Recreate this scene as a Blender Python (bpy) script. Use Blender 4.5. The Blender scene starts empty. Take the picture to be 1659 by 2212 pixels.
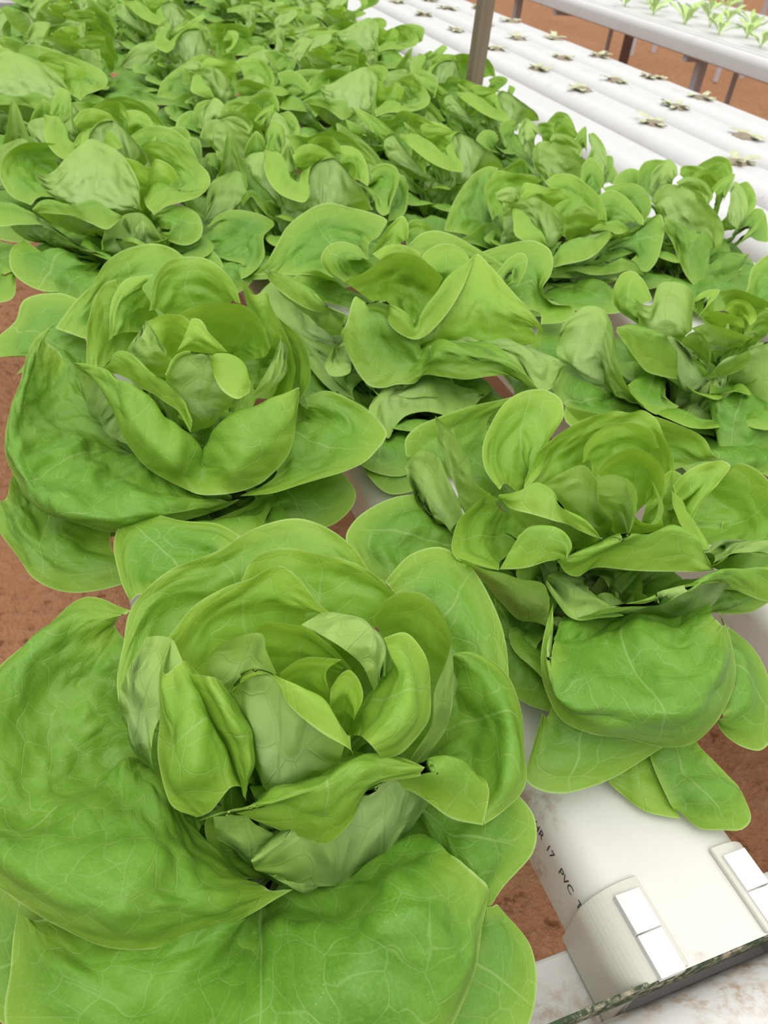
import bpy, bmesh, math, random
import numpy as np
from mathutils import Vector, Matrix

C = bpy.context.scene.collection
SC = bpy.context.scene
CM = 0.01

# ------------------------------------------------------------ camera
cam_d = bpy.data.cameras.new('camera')
cam = bpy.data.objects.new('camera', cam_d)
C.objects.link(cam)
cam_d.sensor_fit = 'VERTICAL'
cam_d.sensor_height = 36.0
cam_d.lens = 1700.277 / 2212 * 36.0
cam_d.clip_start = 0.01
cam_d.clip_end = 200


def cam_matrix(pitch, roll, yaw, loc):
    cy, sy = math.cos(yaw), math.sin(yaw)
    right = Vector((cy, -sy, 0)); fh = Vector((sy, cy, 0)); up = Vector((0, 0, 1))
    fwd = math.cos(pitch) * fh - math.sin(pitch) * up
    down = fwd.cross(right)
    c, s = math.cos(roll), math.sin(roll)
    r2 = c * right + s * down
    d2 = -s * right + c * down
    m = Matrix.Identity(4)
    for i in range(3):
        m[i][0] = r2[i]; m[i][1] = -d2[i]; m[i][2] = -fwd[i]; m[i][3] = loc[i]
    return m


cam.matrix_world = cam_matrix(0.688, -0.119, 0.43, (-4.884 * CM, -91.234 * CM, 44.352 * CM))
SC.camera = cam
cam_d.dof.use_dof = True
cam_d.dof.focus_distance = 0.46
cam_d.dof.aperture_fstop = 18.0

# ------------------------------------------------------------ light
world = bpy.data.worlds.new('greenhouse_sky')
SC.world = world
world.use_nodes = True
wt = world.node_tree
wt.nodes.clear()
wo = wt.nodes.new('ShaderNodeOutputWorld')
wb = wt.nodes.new('ShaderNodeBackground')
wc = wt.nodes.new('ShaderNodeTexCoord')
ws = wt.nodes.new('ShaderNodeSeparateXYZ')
wr = wt.nodes.new('ShaderNodeValToRGB')
wt.links.new(wc.outputs['Generated'], ws.inputs[0])
wt.links.new(ws.outputs['Z'], wr.inputs[0])
wr.color_ramp.elements[0].position = 0.0
wr.color_ramp.elements[0].color = (0.13, 0.135, 0.14, 1)
wr.color_ramp.elements[1].position = 1.0
wr.color_ramp.elements[1].color = (1.0, 1.0, 0.98, 1)
wt.links.new(wr.outputs[0], wb.inputs['Color'])
wb.inputs['Strength'].default_value = 1.75
wt.links.new(wb.outputs[0], wo.inputs[0])
sun_d = bpy.data.lights.new('sun', 'SUN')
sun_d.energy = 1.1
sun_d.angle = math.radians(50)
sun_d.color = (1.0, 0.98, 0.94)
sun = bpy.data.objects.new('sun', sun_d)
C.objects.link(sun)
sun.rotation_euler = (math.radians(22), math.radians(-14), 0)
SC.view_settings.view_transform = 'Standard'
SC.view_settings.look = 'None'
SC.view_settings.gamma = 1.0
SC.view_settings.use_curve_mapping = False
SC.view_settings.exposure = 0.0
SC.cycles.max_bounces = 6
SC.cycles.diffuse_bounces = 3
SC.cycles.glossy_bounces = 2
SC.cycles.transmission_bounces = 4
SC.cycles.adaptive_threshold = 0.03


# ------------------------------------------------------------ node helpers
class NT:
    def __init__(self, name):
        self.m = bpy.data.materials.new(name)
        self.m.use_nodes = True
        self.t = self.m.node_tree
        self.t.nodes.clear()

    def n(self, kind, **kw):
        nd = self.t.nodes.new('ShaderNode' + kind)
        for k, v in kw.items():
            setattr(nd, k, v)
        return nd

    def put(self, sock, v):
        if isinstance(v, bpy.types.NodeSocket):
            self.t.links.new(v, sock)
        elif isinstance(v, (tuple, list)) and len(v) == 3 and sock.type == 'RGBA':
            sock.default_value = (*v, 1)
        else:
            sock.default_value = v

    def math(self, op, a, b=0.0, c=0.0, clamp=False):
        nd = self.n('Math', operation=op, use_clamp=clamp)
        for i, v in enumerate((a, b, c)):
            self.put(nd.inputs[i], v)
        return nd.outputs[0]

    def mix(self, f, a, b, blend='MIX'):
        nd = self.n('Mix', data_type='RGBA', blend_type=blend)
        self.put(nd.inputs[0], f); self.put(nd.inputs[6], a); self.put(nd.inputs[7], b)
        return nd.outputs[2]

    def step(self, v, lo, hi, a=0.0, b=1.0):
        nd = self.n('MapRange', interpolation_type='SMOOTHSTEP')
        for i, x in enumerate((v, lo, hi, a, b)):
            self.put(nd.inputs[i], x)
        return nd.outputs[0]

    def noise(self, vec, scale, detail=3.0, rough=0.5, out=0):
        nd = self.n('TexNoise')
        self.put(nd.inputs['Vector'], vec)
        nd.inputs['Scale'].default_value = scale
        nd.inputs['Detail'].default_value = detail
        nd.inputs['Roughness'].default_value = rough
        return nd.outputs[out]

    def noise2(self, vec, scale, detail=2.0, rough=0.5, out=0):
        s = self.noise(vec, scale, detail, rough, out)
        s.node.noise_dimensions = '2D'
        return s

    def comb(self, x, y, z):
        nd = self.n('CombineXYZ')
        for i, v in enumerate((x, y, z)):
            self.put(nd.inputs[i], v)
        return nd.outputs[0]

    def out(self, surf, disp=None):
        o = self.n('OutputMaterial')
        self.t.links.new(surf, o.inputs['Surface'])
        if disp is not None:
            self.t.links.new(disp, o.inputs['Displacement'])
        return self.m


def leaf_material():
    m = NT('lettuce_leaf')
    uv = m.n('UVMap', uv_map='cm')
    st = m.n('UVMap', uv_map='st')
    sx = m.n('SeparateXYZ'); m.put(sx.inputs[0], uv.outputs[0])
    ss = m.n('SeparateXYZ'); m.put(ss.inputs[0], st.outputs[0])
    tone = m.n('Attribute', attribute_type='OBJECT', attribute_name='tone').outputs['Fac']
    seed = m.n('ObjectInfo').outputs['Random']
    seed = m.math('MULTIPLY', seed, 60.0)
    X, Y = sx.outputs[0], sx.outputs[1]
    S, T = ss.outputs[0], ss.outputs[1]
    P = m.comb(m.math('ADD', X, seed), m.math('ADD', Y, m.math('MULTIPLY', seed, 1.7)), 0.0)
    warp = m.noise2(P, 0.35, 1.0, 0.5, 1)
    wv = m.n('SeparateXYZ'); m.put(wv.inputs[0], warp)
    xw = m.math('ADD', X, m.math('MULTIPLY', m.math('SUBTRACT', wv.outputs[0], 0.5), 1.6))
    yw = m.math('ADD', Y, m.math('MULTIPLY', m.math('SUBTRACT', wv.outputs[1], 0.5), 2.4))
    xm = m.math('ADD', X, m.math('MULTIPLY', m.math('SUBTRACT', wv.outputs[2], 0.5), 0.5))
    ax = m.math('ABSOLUTE', xw)
    # main rib, tapering to the tip
    rw = m.math('MULTIPLY', m.math('SUBTRACT', 1.08, T), 0.34)
    rib = m.math('SUBTRACT', 1.0, m.math('DIVIDE', m.math('ABSOLUTE', xm), rw), clamp=True)
    # side veins climbing outwards
    yy = m.math('SUBTRACT', yw, m.math('MULTIPLY', ax, 0.62))
    pp = m.math('PINGPONG', yy, 1.55)
    sec = m.math('SUBTRACT', 1.0, m.math('DIVIDE', pp, m.math('MULTIPLY', m.math('SUBTRACT', 1.25, T), 0.09)), clamp=True)
    # net of fine veins
    V = m.comb(m.math('ADD', xw, seed), m.math('MULTIPLY', m.math('ADD', yw, seed), 0.8), 0.0)
    vo = m.n('TexVoronoi', feature='DISTANCE_TO_EDGE', voronoi_dimensions='2D')
    m.put(vo.inputs['Vector'], V); vo.inputs['Scale'].default_value = 0.62
    vd = vo.outputs['Distance']
    net = m.math('SUBTRACT', 1.0, m.math('DIVIDE', vd, 0.035), clamp=True)
    vo2 = m.n('TexVoronoi', feature='DISTANCE_TO_EDGE', voronoi_dimensions='2D')
    m.put(vo2.inputs['Vector'], V); vo2.inputs['Scale'].default_value = 1.7
    net2 = m.math('MULTIPLY', m.math('SUBTRACT', 1.0, m.math('DIVIDE', vo2.outputs['Distance'], 0.05), clamp=True), 0.35)
    vein = m.math('MAXIMUM', m.math('MAXIMUM', rib, m.math('MULTIPLY', sec, 0.55)), m.math('MULTIPLY', net, 0.62))
    vein_all = m.math('MAXIMUM', vein, m.math('MULTIPLY', net2, 0.6))
    # colour of the upper face
    big = m.noise2(P, 0.22, 2.0, 0.55)
    fine = m.noise2(P, 6.0, 2.0, 0.7)
    old = m.mix(big, (0.088, 0.240, 0.014), (0.165, 0.360, 0.030))
    young = m.mix(big, (0.225, 0.440, 0.024), (0.340, 0.560, 0.060))
    up = m.mix(tone, young, old)
    up = m.mix(m.math('MULTIPLY', m.step(fine, 0.35, 0.75), 0.30), up, m.mix(tone, (0.36, 0.58, 0.09), (0.22, 0.43, 0.06)))
    up = m.mix(m.math('MULTIPLY', vein_all, 0.42), up, (0.42, 0.60, 0.20))
    # pale base of the leaf and yellowish rim
    up = m.mix(m.math('MULTIPLY', m.step(T, 0.34, 0.04), 0.6), up, (0.50, 0.62, 0.26))
    edge = m.math('MINIMUM', m.math('SUBTRACT', 1.0, T), m.math('ADD', m.math('MINIMUM', S, m.math('SUBTRACT', 1.0, S)), m.step(T, 0.6, 0.2)))
    up = m.mix(m.math('MULTIPLY', m.step(edge, 0.16, 0.0), 0.38), up, (0.36, 0.52, 0.05))
    up = m.mix(m.math('MULTIPLY', m.step(edge, 0.012, 0.0), 0.5), up, (0.55, 0.70, 0.25))
    # small pale scars
    sc = m.n('TexVoronoi', feature='F1', voronoi_dimensions='2D')
    m.put(sc.inputs['Vector'], P); sc.inputs['Scale'].default_value = 2.6
    dots = m.math('MULTIPLY', m.step(sc.outputs['Distance'], 0.075, 0.02), m.step(m.noise2(P, 0.5, 2.0), 0.5, 0.68))
    up = m.mix(m.math('MULTIPLY', dots, 0.6), up, (0.62, 0.66, 0.36))
    low = m.mix(tone, m.mix(big, (0.36, 0.54, 0.14), (0.48, 0.62, 0.26)), m.mix(big, (0.24, 0.40, 0.10), (0.36, 0.50, 0.18)))
    low = m.mix(m.math('MULTIPLY', m.math('MAXIMUM', rib, m.math('MULTIPLY', net, 0.8)), 0.35), low, (0.22, 0.36, 0.09))
    low = m.mix(m.math('MULTIPLY', m.step(edge, 0.40, 0.0), 0.6), low, (0.30, 0.50, 0.06))
    back = m.n('NewGeometry').outputs['Backfacing']
    col = m.mix(back, up, low)
    pr = m.n('BsdfPrincipled')
    m.put(pr.inputs['Base Color'], col)
    m.put(pr.inputs['Roughness'], m.math('ADD', 0.40, m.math('MULTIPLY', fine, 0.2)))
    pr.inputs['Specular IOR Level'].default_value = 0.42
    tr = m.n('BsdfTranslucent')
    m.put(tr.inputs['Color'], m.mix(tone, (0.46, 0.72, 0.05), (0.28, 0.55, 0.03)))
    mx = m.n('MixShader')
    m.put(mx.inputs[0], m.math('SUBTRACT', 0.27, m.math('MULTIPLY', tone, 0.09)))
    m.put(mx.inputs[1], pr.outputs[0]); m.put(mx.inputs[2], tr.outputs[0])
    # relief: soft swells as displacement, puffy cells between sunken veins as bump
    vs = m.n('TexVoronoi', feature='SMOOTH_F1', voronoi_dimensions='2D')
    m.put(vs.inputs['Vector'], V); vs.inputs['Scale'].default_value = 0.62; vs.inputs['Smoothness'].default_value = 0.6
    puff = m.math('MULTIPLY', m.math('SUBTRACT', 0.7, vs.outputs['Distance']), m.math('ADD', 0.17, m.math('MULTIPLY', m.math('SUBTRACT', 1.0, tone), 0.12)))
    puff = m.math('MULTIPLY', puff, m.math('SUBTRACT', 1.0, m.math('MULTIPLY', back, 3.8)))
    fh = m.math('SUBTRACT', puff, m.math('MULTIPLY', m.math('MAXIMUM', rib, m.math('MULTIPLY', net, 0.6)), 0.030))
    fh = m.math('ADD', fh, m.math('MULTIPLY', m.noise2(P, 1.1, 2.0), 0.06))
    bp = m.n('Bump')
    bp.inputs['Strength'].default_value = 0.85; bp.inputs['Distance'].default_value = 0.01
    m.put(bp.inputs['Height'], fh)
    m.put(pr.inputs['Normal'], bp.outputs[0]); m.put(tr.inputs['Normal'], bp.outputs[0])
    h = m.math('MULTIPLY', m.math('SUBTRACT', m.noise2(P, 0.24, 0.0), 0.5), m.math('ADD', 0.85, m.math('MULTIPLY', tone, 0.85)))
    h = m.math('ADD', h, m.math('MULTIPLY', m.math('SUBTRACT', m.noise2(P, 0.62, 0.0), 0.5), 0.42))
    quilt = m.math('SUBTRACT', m.math('MULTIPLY', m.step(m.math('ABSOLUTE', xm), 0.0, 1.7), m.math('SUBTRACT', 1.05, T)), m.math('MULTIPLY', m.step(pp, 0.75, 0.0), 0.10))
    h = m.math('ADD', h, m.math('MULTIPLY', quilt, m.math('ADD', 0.12, m.math('MULTIPLY', tone, 0.33))))
    fade = m.math('MULTIPLY', m.step(T, 0.0, 0.25), m.step(edge, 0.0, 0.22, 0.3, 1.0))
    h = m.math('MULTIPLY', h, fade)
    dp = m.n('Displacement')
    m.put(dp.inputs['Height'], h)
    dp.inputs['Midlevel'].default_value = 0.0
    dp.inputs['Scale'].default_value = 0.01
    mat = m.out(mx.outputs[0], dp.outputs[0])
    mat.displacement_method = 'BOTH'
    return mat


LEAF = leaf_material()


# ------------------------------------------------------------ leaf surfaces
def spline(pts, n):
    """n points along a centripetal-like Catmull-Rom curve through pts (k,...)."""
    pts = np.asarray(pts, float)
    k = len(pts)
    if k == 2:
        t = np.linspace(0, 1, n)[:, None]
        return pts[0] * (1 - t) + pts[1] * t
    flat = pts.reshape(k, -1)
    d = np.sqrt((np.diff(flat, axis=0) ** 2).sum(1)) ** 0.6 + 1e-6
    u = np.concatenate([[0], np.cumsum(d)])
    m = np.zeros_like(flat)
    for i in range(k):
        if i == 0:
            m[i] = (flat[1] - flat[0]) / (u[1] - u[0])
        elif i == k - 1:
            m[i] = (flat[-1] - flat[-2]) / (u[-1] - u[-2])
        else:
            a = (flat[i] - flat[i - 1]) / (u[i] - u[i - 1]); b = (flat[i + 1] - flat[i]) / (u[i + 1] - u[i])
            w = (u[i + 1] - u[i]) / (u[i + 1] - u[i - 1])
            m[i] = a * w + b * (1 - w)
    q = np.linspace(0, u[-1], n)
    ix = np.clip(np.searchsorted(u, q, side='right') - 1, 0, k - 2)
    h = (u[ix + 1] - u[ix]); t = ((q - u[ix]) / h)[:, None]; h = h[:, None]
    r = ((2 * t ** 3 - 3 * t ** 2 + 1) * flat[ix] + (t ** 3 - 2 * t ** 2 + t) * h * m[ix]
         + (-2 * t ** 3 + 3 * t ** 2) * flat[ix + 1] + (t ** 3 - t ** 2) * h * m[ix + 1])
    return r.reshape((n,) + pts.shape[1:])


def wob(rng, n, s):
    """smooth 1-D wave made of a few sines."""
    v = np.zeros_like(s)
    for k in range(1, n + 1):
        v += rng.uniform(-1, 1) / k ** 0.6 * np.sin(2 * np.pi * (k * s * 0.5 + rng.random()))
    return v


def leaf_mesh(curves, nu, nv, rng, ruffle=0.35, wave_n=7, rnd=0.0, lip=0):
    """Loft a leaf through curves that run from its foot to its rim (cm)."""
    rows = np.array([spline(c, nu) for c in curves])
    g = spline(rows, nv)                                   # nv x nu x 3
    s = np.linspace(0, 1, nu); t = np.linspace(0, 1, nv)
    if rnd:                                                # round the two corners of the outline
        e = np.abs(2 * s - 1)
        tm = t[:, None] * (1 - rnd * e ** 3)[None, :] * (nv - 1)
        i0 = np.clip(tm.astype(int), 0, nv - 2); fr = (tm - i0)[..., None]
        cols = np.arange(nu)[None, :]
        g = g[i0, cols] * (1 - fr) + g[i0 + 1, cols] * fr
    du = np.gradient(g, axis=1); dv = np.gradient(g, axis=0)
    nrm = np.cross(du, dv); nrm /= np.linalg.norm(nrm, axis=2, keepdims=True) + 1e-9
    lo = slice(nv // 8, nv // 2)
    d = np.stack([-g[..., 0], -g[..., 1], 0 * g[..., 2] + 3.0], -1)
    flip = (nrm[lo] * d[lo]).sum() < 0
    if lip > 1:                                            # side given outright
        flip = lip == 3
    elif lip:                                              # rolled-out rim: its upper face looks up
        flip = nrm[int(nv * .72):, :, 2].sum() < 0
    w = wob(rng, wave_n, s)
    amp = ruffle * t[:, None] ** 3 * (0.5 + 0.5 * np.sin(np.pi * s)[None, :])
    g = g + nrm * (amp * w[None, :])[..., None]
    # fine toothing of the rim line itself
    W = np.percentile(np.linalg.norm(np.diff(g, axis=1), axis=2).sum(1), 70)
    L = np.linalg.norm(np.diff(g[:, nu // 2], axis=0), axis=1).sum()
    idx = np.arange(nu * nv).reshape(nv, nu)
    a, b, c, e = idx[:-1, :-1], idx[:-1, 1:], idx[1:, 1:], idx[1:, :-1]
    q = np.stack([a, b, c, e], -1) if not flip else np.stack([a, e, c, b], -1)
    q = q.reshape(-1, 4)
    me = bpy.data.meshes.new('leaf')
    me.vertices.add(nu * nv); me.vertices.foreach_set('co', (g * CM).ravel())
    me.loops.add(q.size); me.loops.foreach_set('vertex_index', q.ravel().astype(np.int32))
    me.polygons.add(len(q))
    me.polygons.foreach_set('loop_start', np.arange(0, q.size, 4, dtype=np.int32))
    me.polygons.foreach_set('use_smooth', np.ones(len(q), bool))
    cmuv = np.stack(np.broadcast_arrays((s - 0.5)[None, :] * W, t[:, None] * L), -1).reshape(-1, 2)
    stuv = np.stack(np.broadcast_arrays(s[None, :], t[:, None]), -1).reshape(-1, 2)
    for nm, arr in (('cm', cmuv), ('st', stuv)):
        l = me.uv_layers.new(name=nm)
        l.data.foreach_set('uv', arr[q.ravel()].astype(np.float32).ravel())
    me.update()
    me.materials.append(LEAF)
    return me


def generic_leaf(rng, k, az):
    """curves of a leaf of a rosette; k = 0 outermost .. 1 heart."""
    lerp = lambda a: np.interp(k, (0, .3, .55, .8, 1), a)
    span = math.radians(lerp((40, 46, 55, 64, 74)) * rng.uniform(.9, 1.1))
    rb, zb = lerp((6.2, 6.0, 5.2, 4.0, 2.3)), lerp((4.6, 6.0, 7.5, 8.6, 9.5))
    rc, zc = lerp((10.5, 9.4, 7.2, 4.6, 2.0)), lerp((7.6, 10.6, 12.6, 14.2, 14.4))
    rt, zt = lerp((13.6, 11.6, 8.6, 4.6, 1.0)), lerp((5.0, 9.8, 13.0, 15.2, 15.6))
    f = rng.uniform(.9, 1.12); rt *= f; zt += rng.uniform(-1.2, 1.2); rc *= rng.uniform(.93, 1.07); zc += rng.uniform(-.7, .7)
    s = np.linspace(-1, 1, 9)
    tilt = rng.uniform(-1, 1) * 1.3
    def ring(r, z, sp, rdrop, zdrop, wr, wz):
        a = az + s * sp
        rr = r * (1 - rdrop * s ** 2) + wr * wob(rng, 4, s * .5 + .5)
        zz = z - zdrop * np.abs(s) ** 2.2 + wz * wob(rng, 4, s * .5 + .5) + tilt * s * (r / 12)
        return np.stack([rr * np.cos(a), rr * np.sin(a), zz], -1)
    base = ring(.9, 1.0, span * .7, 0, 0, 0, 0)
    low = ring(rb * .62, zb * .45, span * .72, .04, 0.2, .1, .1)
    belly = ring(rb, zb, span * .95, .06, lerp((.6, 1, 1.2, 1.4, 1.4)), .25, .3)
    crest = ring(rc, zc, span, .10, lerp((1.6, 2.4, 2.6, 2.4, 2.2)), .45, .5)
    rim = ring(rt, zt, span * .92, .22, lerp((2.2, 3.6, 4.0, 3.8, 3.4)), .75, .8)
    return [base, low, belly, crest, rim]


def link(name, me, parent=None, **props):
    o = bpy.data.objects.new(name, me)
    C.objects.link(o)
    if parent is not None:
        o.parent = parent
    for k, v in props.items():
        o[k] = v
    return o


def plant(loc, label, group=None):
    r = bpy.data.objects.new('butterhead_lettuce', None)
    C.objects.link(r)
    r.empty_display_size = 0.05
    r.location = Vector(loc) * CM
    r['label'] = label
    r['category'] = 'lettuce'
    if group:
        r['group'] = group
    return r


def generic_head(seed, nu, nv, n=22):
    rng = np.random.default_rng(seed)
    out = []
    for i in range(n):
        k = (i / (n - 1)) ** 0.85
        az = i * 2.39996 + rng.uniform(-.25, .25)
        out.append((leaf_mesh(generic_leaf(rng, k, az), nu, nv, rng, ruffle=0.30, rnd=0.5), 1 - k))
    return out


# ------------------------------------------------------------ setting materials
def soil_material():
    m = NT('red_soil')
    tc = m.n('NewGeometry').outputs['Position']
    a = m.noise(tc, 2.2, 5.0, 0.6); b = m.noise(tc, 40.0, 4.0, 0.65); c = m.noise(tc, 150.0, 3.0, 0.7)
    col = m.mix(a, (0.330, 0.145, 0.066), (0.460, 0.235, 0.125))
    col = m.mix(m.math('MULTIPLY', m.step(b, 0.42, 0.72), 0.5), col, (0.50, 0.27, 0.15))
    col = m.mix(m.math('MULTIPLY', m.step(b, 0.44, 0.30), 0.75), col, (0.15, 0.055, 0.025))
    col = m.mix(m.math('MULTIPLY', m.step(c, 0.55, 0.75), 0.45), col, (0.55, 0.33, 0.20))
    p = m.n('BsdfPrincipled')
    m.put(p.inputs['Base Color'], col)
    p.inputs['Roughness'].default_value = 0.95
    p.inputs['Specular IOR Level'].default_value = 0.1
    bp = m.n('Bump'); bp.inputs['Strength'].default_value = 0.9; bp.inputs['Distance'].default_value = 0.02
    m.put(bp.inputs['Height'], m.math('ADD', b, m.math('MULTIPLY', c, 0.5)))
    m.put(p.inputs['Normal'], bp.outputs[0])
    return m.out(p.outputs[0])


def plastic_material(name, base, stain=0.0, stain_col=(0.36, 0.20, 0.09), rough=0.42, scale=12.0):
    m = NT(name)
    tc = m.n('NewGeometry').outputs['Position']
    a = m.noise(tc, scale, 6.0, 0.68); b = m.noise(tc, scale * 8, 4.0, 0.7)
    col = m.mix(m.math('MULTIPLY', m.step(a, 0.35, 0.7), 0.25), base, tuple(x * 0.88 for x in base))
    if stain:
        k = m.math('MULTIPLY', m.step(a, 0.60 - 0.12 * stain, 0.72), m.step(b, 0.40, 0.62))
        col = m.mix(m.math('MULTIPLY', k, min(1.0, 0.5 + 0.4 * stain)), col, stain_col)
        sp = m.math('MULTIPLY', m.step(b, 0.70, 0.76), 0.6)
        col = m.mix(sp, col, (0.12, 0.07, 0.04))
    p = m.n('BsdfPrincipled')
    m.put(p.inputs['Base Color'], col)
    p.inputs['Roughness'].default_value = rough
    bp = m.n('Bump'); bp.inputs['Strength'].default_value = 0.12; bp.inputs['Distance'].default_value = 0.002
    m.put(bp.inputs['Height'], b)
    m.put(p.inputs['Normal'], bp.outputs[0])
    return m.out(p.outputs[0])


def flat_material(name, col, rough=0.6, metal=0.0, var=0.15, scale=30.0, stretch=None):
    m = NT(name)
    tc = m.n('TexCoord').outputs['Object']
    if stretch:
        mp = m.n('Mapping'); m.put(mp.inputs['Vector'], tc); mp.inputs['Scale'].default_value = stretch
        tc = mp.outputs[0]
    a = m.noise(tc, scale, 5.0, 0.65)
    c = m.mix(a, tuple(x * (1 - var) for x in col), tuple(min(1, x * (1 + var)) for x in col))
    p = m.n('BsdfPrincipled')
    m.put(p.inputs['Base Color'], c)
    p.inputs['Roughness'].default_value = rough
    p.inputs['Metallic'].default_value = metal
    return m.out(p.outputs[0])


SOIL = soil_material()
PVC = plastic_material('gutter_plastic', (0.72, 0.70, 0.655), 0.35)
PVC2 = plastic_material('bright_gutter_plastic', (0.67, 0.665, 0.66), 0.10, (0.5, 0.38, 0.28))
CAPM = plastic_material('cap_plastic', (0.64, 0.615, 0.545), 0.35)
TABM = plastic_material('clip_plastic', (0.74, 0.73, 0.72), 0.0)
DIRTY = plastic_material('dirty_white_paint', (0.66, 0.64, 0.62), 1.6, (0.40, 0.25, 0.14), 0.5, 14.0)
INK = flat_material('black_ink', (0.035, 0.035, 0.06), 0.6)
ALGAE = plastic_material('algae', (0.030, 0.055, 0.020), 2.2, (0.55, 0.45, 0.33), 0.8, 22.0)
WOOD = flat_material('weathered_wood', (0.25, 0.19, 0.13), 0.8, var=0.45, scale=60, stretch=(1, 1, 0.06))
BROWN = flat_material('brown_paint', (0.075, 0.030, 0.020), 0.6)
STEEL = flat_material('galvanised_steel', (0.58, 0.58, 0.62), 0.5, 0.1, 0.12)
PLUGM = flat_material('root_plug', (0.30, 0.25, 0.18), 0.9, var=0.55, scale=120)
ROOTMAT = flat_material('wet_root_mat', (0.38, 0.34, 0.28), 0.8, var=0.5, scale=90)
STUBM = flat_material('cut_stub', (0.56, 0.58, 0.36), 0.6, var=0.45, scale=110)
SEEDL = flat_material('seedling_leaf', (0.50, 0.68, 0.22), 0.5, var=0.25, scale=30)


def mesh(name, verts, faces, mat, smooth=False, parent=None, **props):
    me = bpy.data.meshes.new(name)
    me.from_pydata([tuple(c * CM for c in v) for v in verts], [], faces)
    if smooth:
        me.polygons.foreach_set('use_smooth', [True] * len(me.polygons))
    me.materials.append(mat)
    bm = bmesh.new(); bm.from_mesh(me)
    bmesh.ops.recalc_face_normals(bm, faces=bm.faces)
    bm.to_mesh(me); bm.free()
    return link(name, me, parent, **props)


def box(name, lo, hi, mat, bev=0.0, parent=None, rz=0.0, **props):
    bm = bmesh.new()
    bmesh.ops.create_cube(bm, size=1.0)
    c = [(a + b) / 2 for a, b in zip(lo, hi)]; d = [b - a for a, b in zip(lo, hi)]
    for v in bm.verts:
        v.co = Vector((v.co.x * d[0], v.co.y * d[1], v.co.z * d[2])) * CM
    if bev:
        bmesh.ops.bevel(bm, geom=bm.edges[:], offset=bev * CM, segments=2, affect='EDGES', profile=0.5)
    me = bpy.data.meshes.new(name); bm.to_mesh(me); bm.free()
    me.materials.append(mat)
    o = link(name, me, parent, **props)
    o.location = Vector(c) * CM
    o.rotation_euler = (0, 0, rz)
    return o


def thing(name, loc, label, cat, group=None):
    o = bpy.data.objects.new(name, None); C.objects.link(o)
    o.empty_display_size = 0.05
    o.location = Vector(loc) * CM
    o['label'] = label; o['category'] = cat
    if group:
        o['group'] = group
    return o


# ground: a big uneven sheet of soil
def make_ground():
    xs = np.concatenate([np.linspace(-120, 120, 49), np.linspace(140, 2500, 60)]); ys = np.concatenate([np.linspace(-140, 140, 57), np.linspace(160, 3500, 70)])
    rng = np.random.default_rng(3)
    X, Y = np.meshgrid(xs, ys)
    Z = -75 + 0 * X
    for k in range(14):
        a = rng.uniform(0, 6.28); L = rng.uniform(20, 140)
        Z += 0.012 * L * np.sin((X * np.cos(a) + Y * np.sin(a)) / L * 6.28 + rng.uniform(0, 6.28))
    v = np.stack([X, Y, Z], -1).reshape(-1, 3); n = len(xs)
    f = [(j * n + i, j * n + i + 1, (j + 1) * n + i + 1, (j + 1) * n + i) for j in range(len(ys) - 1) for i in range(n - 1)]
    mesh('ground', v, f, SOIL, True, kind='structure')


make_ground()


def gutter_profile(w, h, r, seg=6):
    """open cross section, from the lower left round over the top to the lower right (x, z)."""
    p = [(-w / 2 + .5, -h), (-w / 2, -h + .5)]
    for i in range(seg + 1):
        a = math.pi - i * (math.pi / 2) / seg
        p.append((-w / 2 + r + r * math.cos(a), -r + r * math.sin(a)))
    p += [(-2.7, 0.0), (2.7, 0.0)]
    for i in range(seg + 1):
        a = math.pi / 2 - i * (math.pi / 2) / seg
        p.append((w / 2 - r + r * math.cos(a), -r + r * math.sin(a)))
    p += [(w / 2, -h + .5), (w / 2 - .5, -h)]
    return p


def gutter(x, y0, y1, mat, label, holes=(), w=11.4, h=6.0, r=2.3, z=0.0, hl=4.4, group=None):
    root = thing('growing_gutter', (x, y0, z - h), label, 'gutter', group)
    prof = gutter_profile(w, h, r)
    top = [i for i, p in enumerate(prof) if abs(p[0] + 2.7) < 1e-6][0]
    ys = sorted({0.0, y1 - y0, *[q - y0 + s * hl / 2 for q in holes for s in (-1, 1) if y0 + hl < q < y1 - hl], *[k * 20.0 for k in range(1, int((y1 - y0) / 20))]})
    verts = [(px, y, pz + h) for y in ys for px, pz in prof]
    n = len(prof); faces = []
    for j in range(len(ys) - 1):
        mid = y0 + (ys[j] + ys[j + 1]) / 2
        hole = any(abs(mid - q) < hl / 2 for q in holes)
        for i in range(n):
            k = (i + 1) % n
            if hole and i == top:
                continue
            faces.append((j * n + i, j * n + k, (j + 1) * n + k, (j + 1) * n + i))
    body = mesh('gutter_body', verts, faces, mat, True, root)
    body.data.polygons.foreach_set('use_smooth', [True] * len(body.data.polygons))
    md = body.modifiers.new('edge', 'EDGE_SPLIT'); md.split_angle = math.radians(40)
    if holes:
        # wet root mat lying in the channel, seen through the openings
        box('channel_floor', (-w / 2 + .6, 1, 3.4), (w / 2 - .6, y1 - y0 - 1, 3.8), ROOTMAT, parent=root)
    return root


# rows of holes left after harvest (cm along the gutter), read off the bench
def row_of(start, step, n):
    return [start + step * i for i in range(n)]


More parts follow.
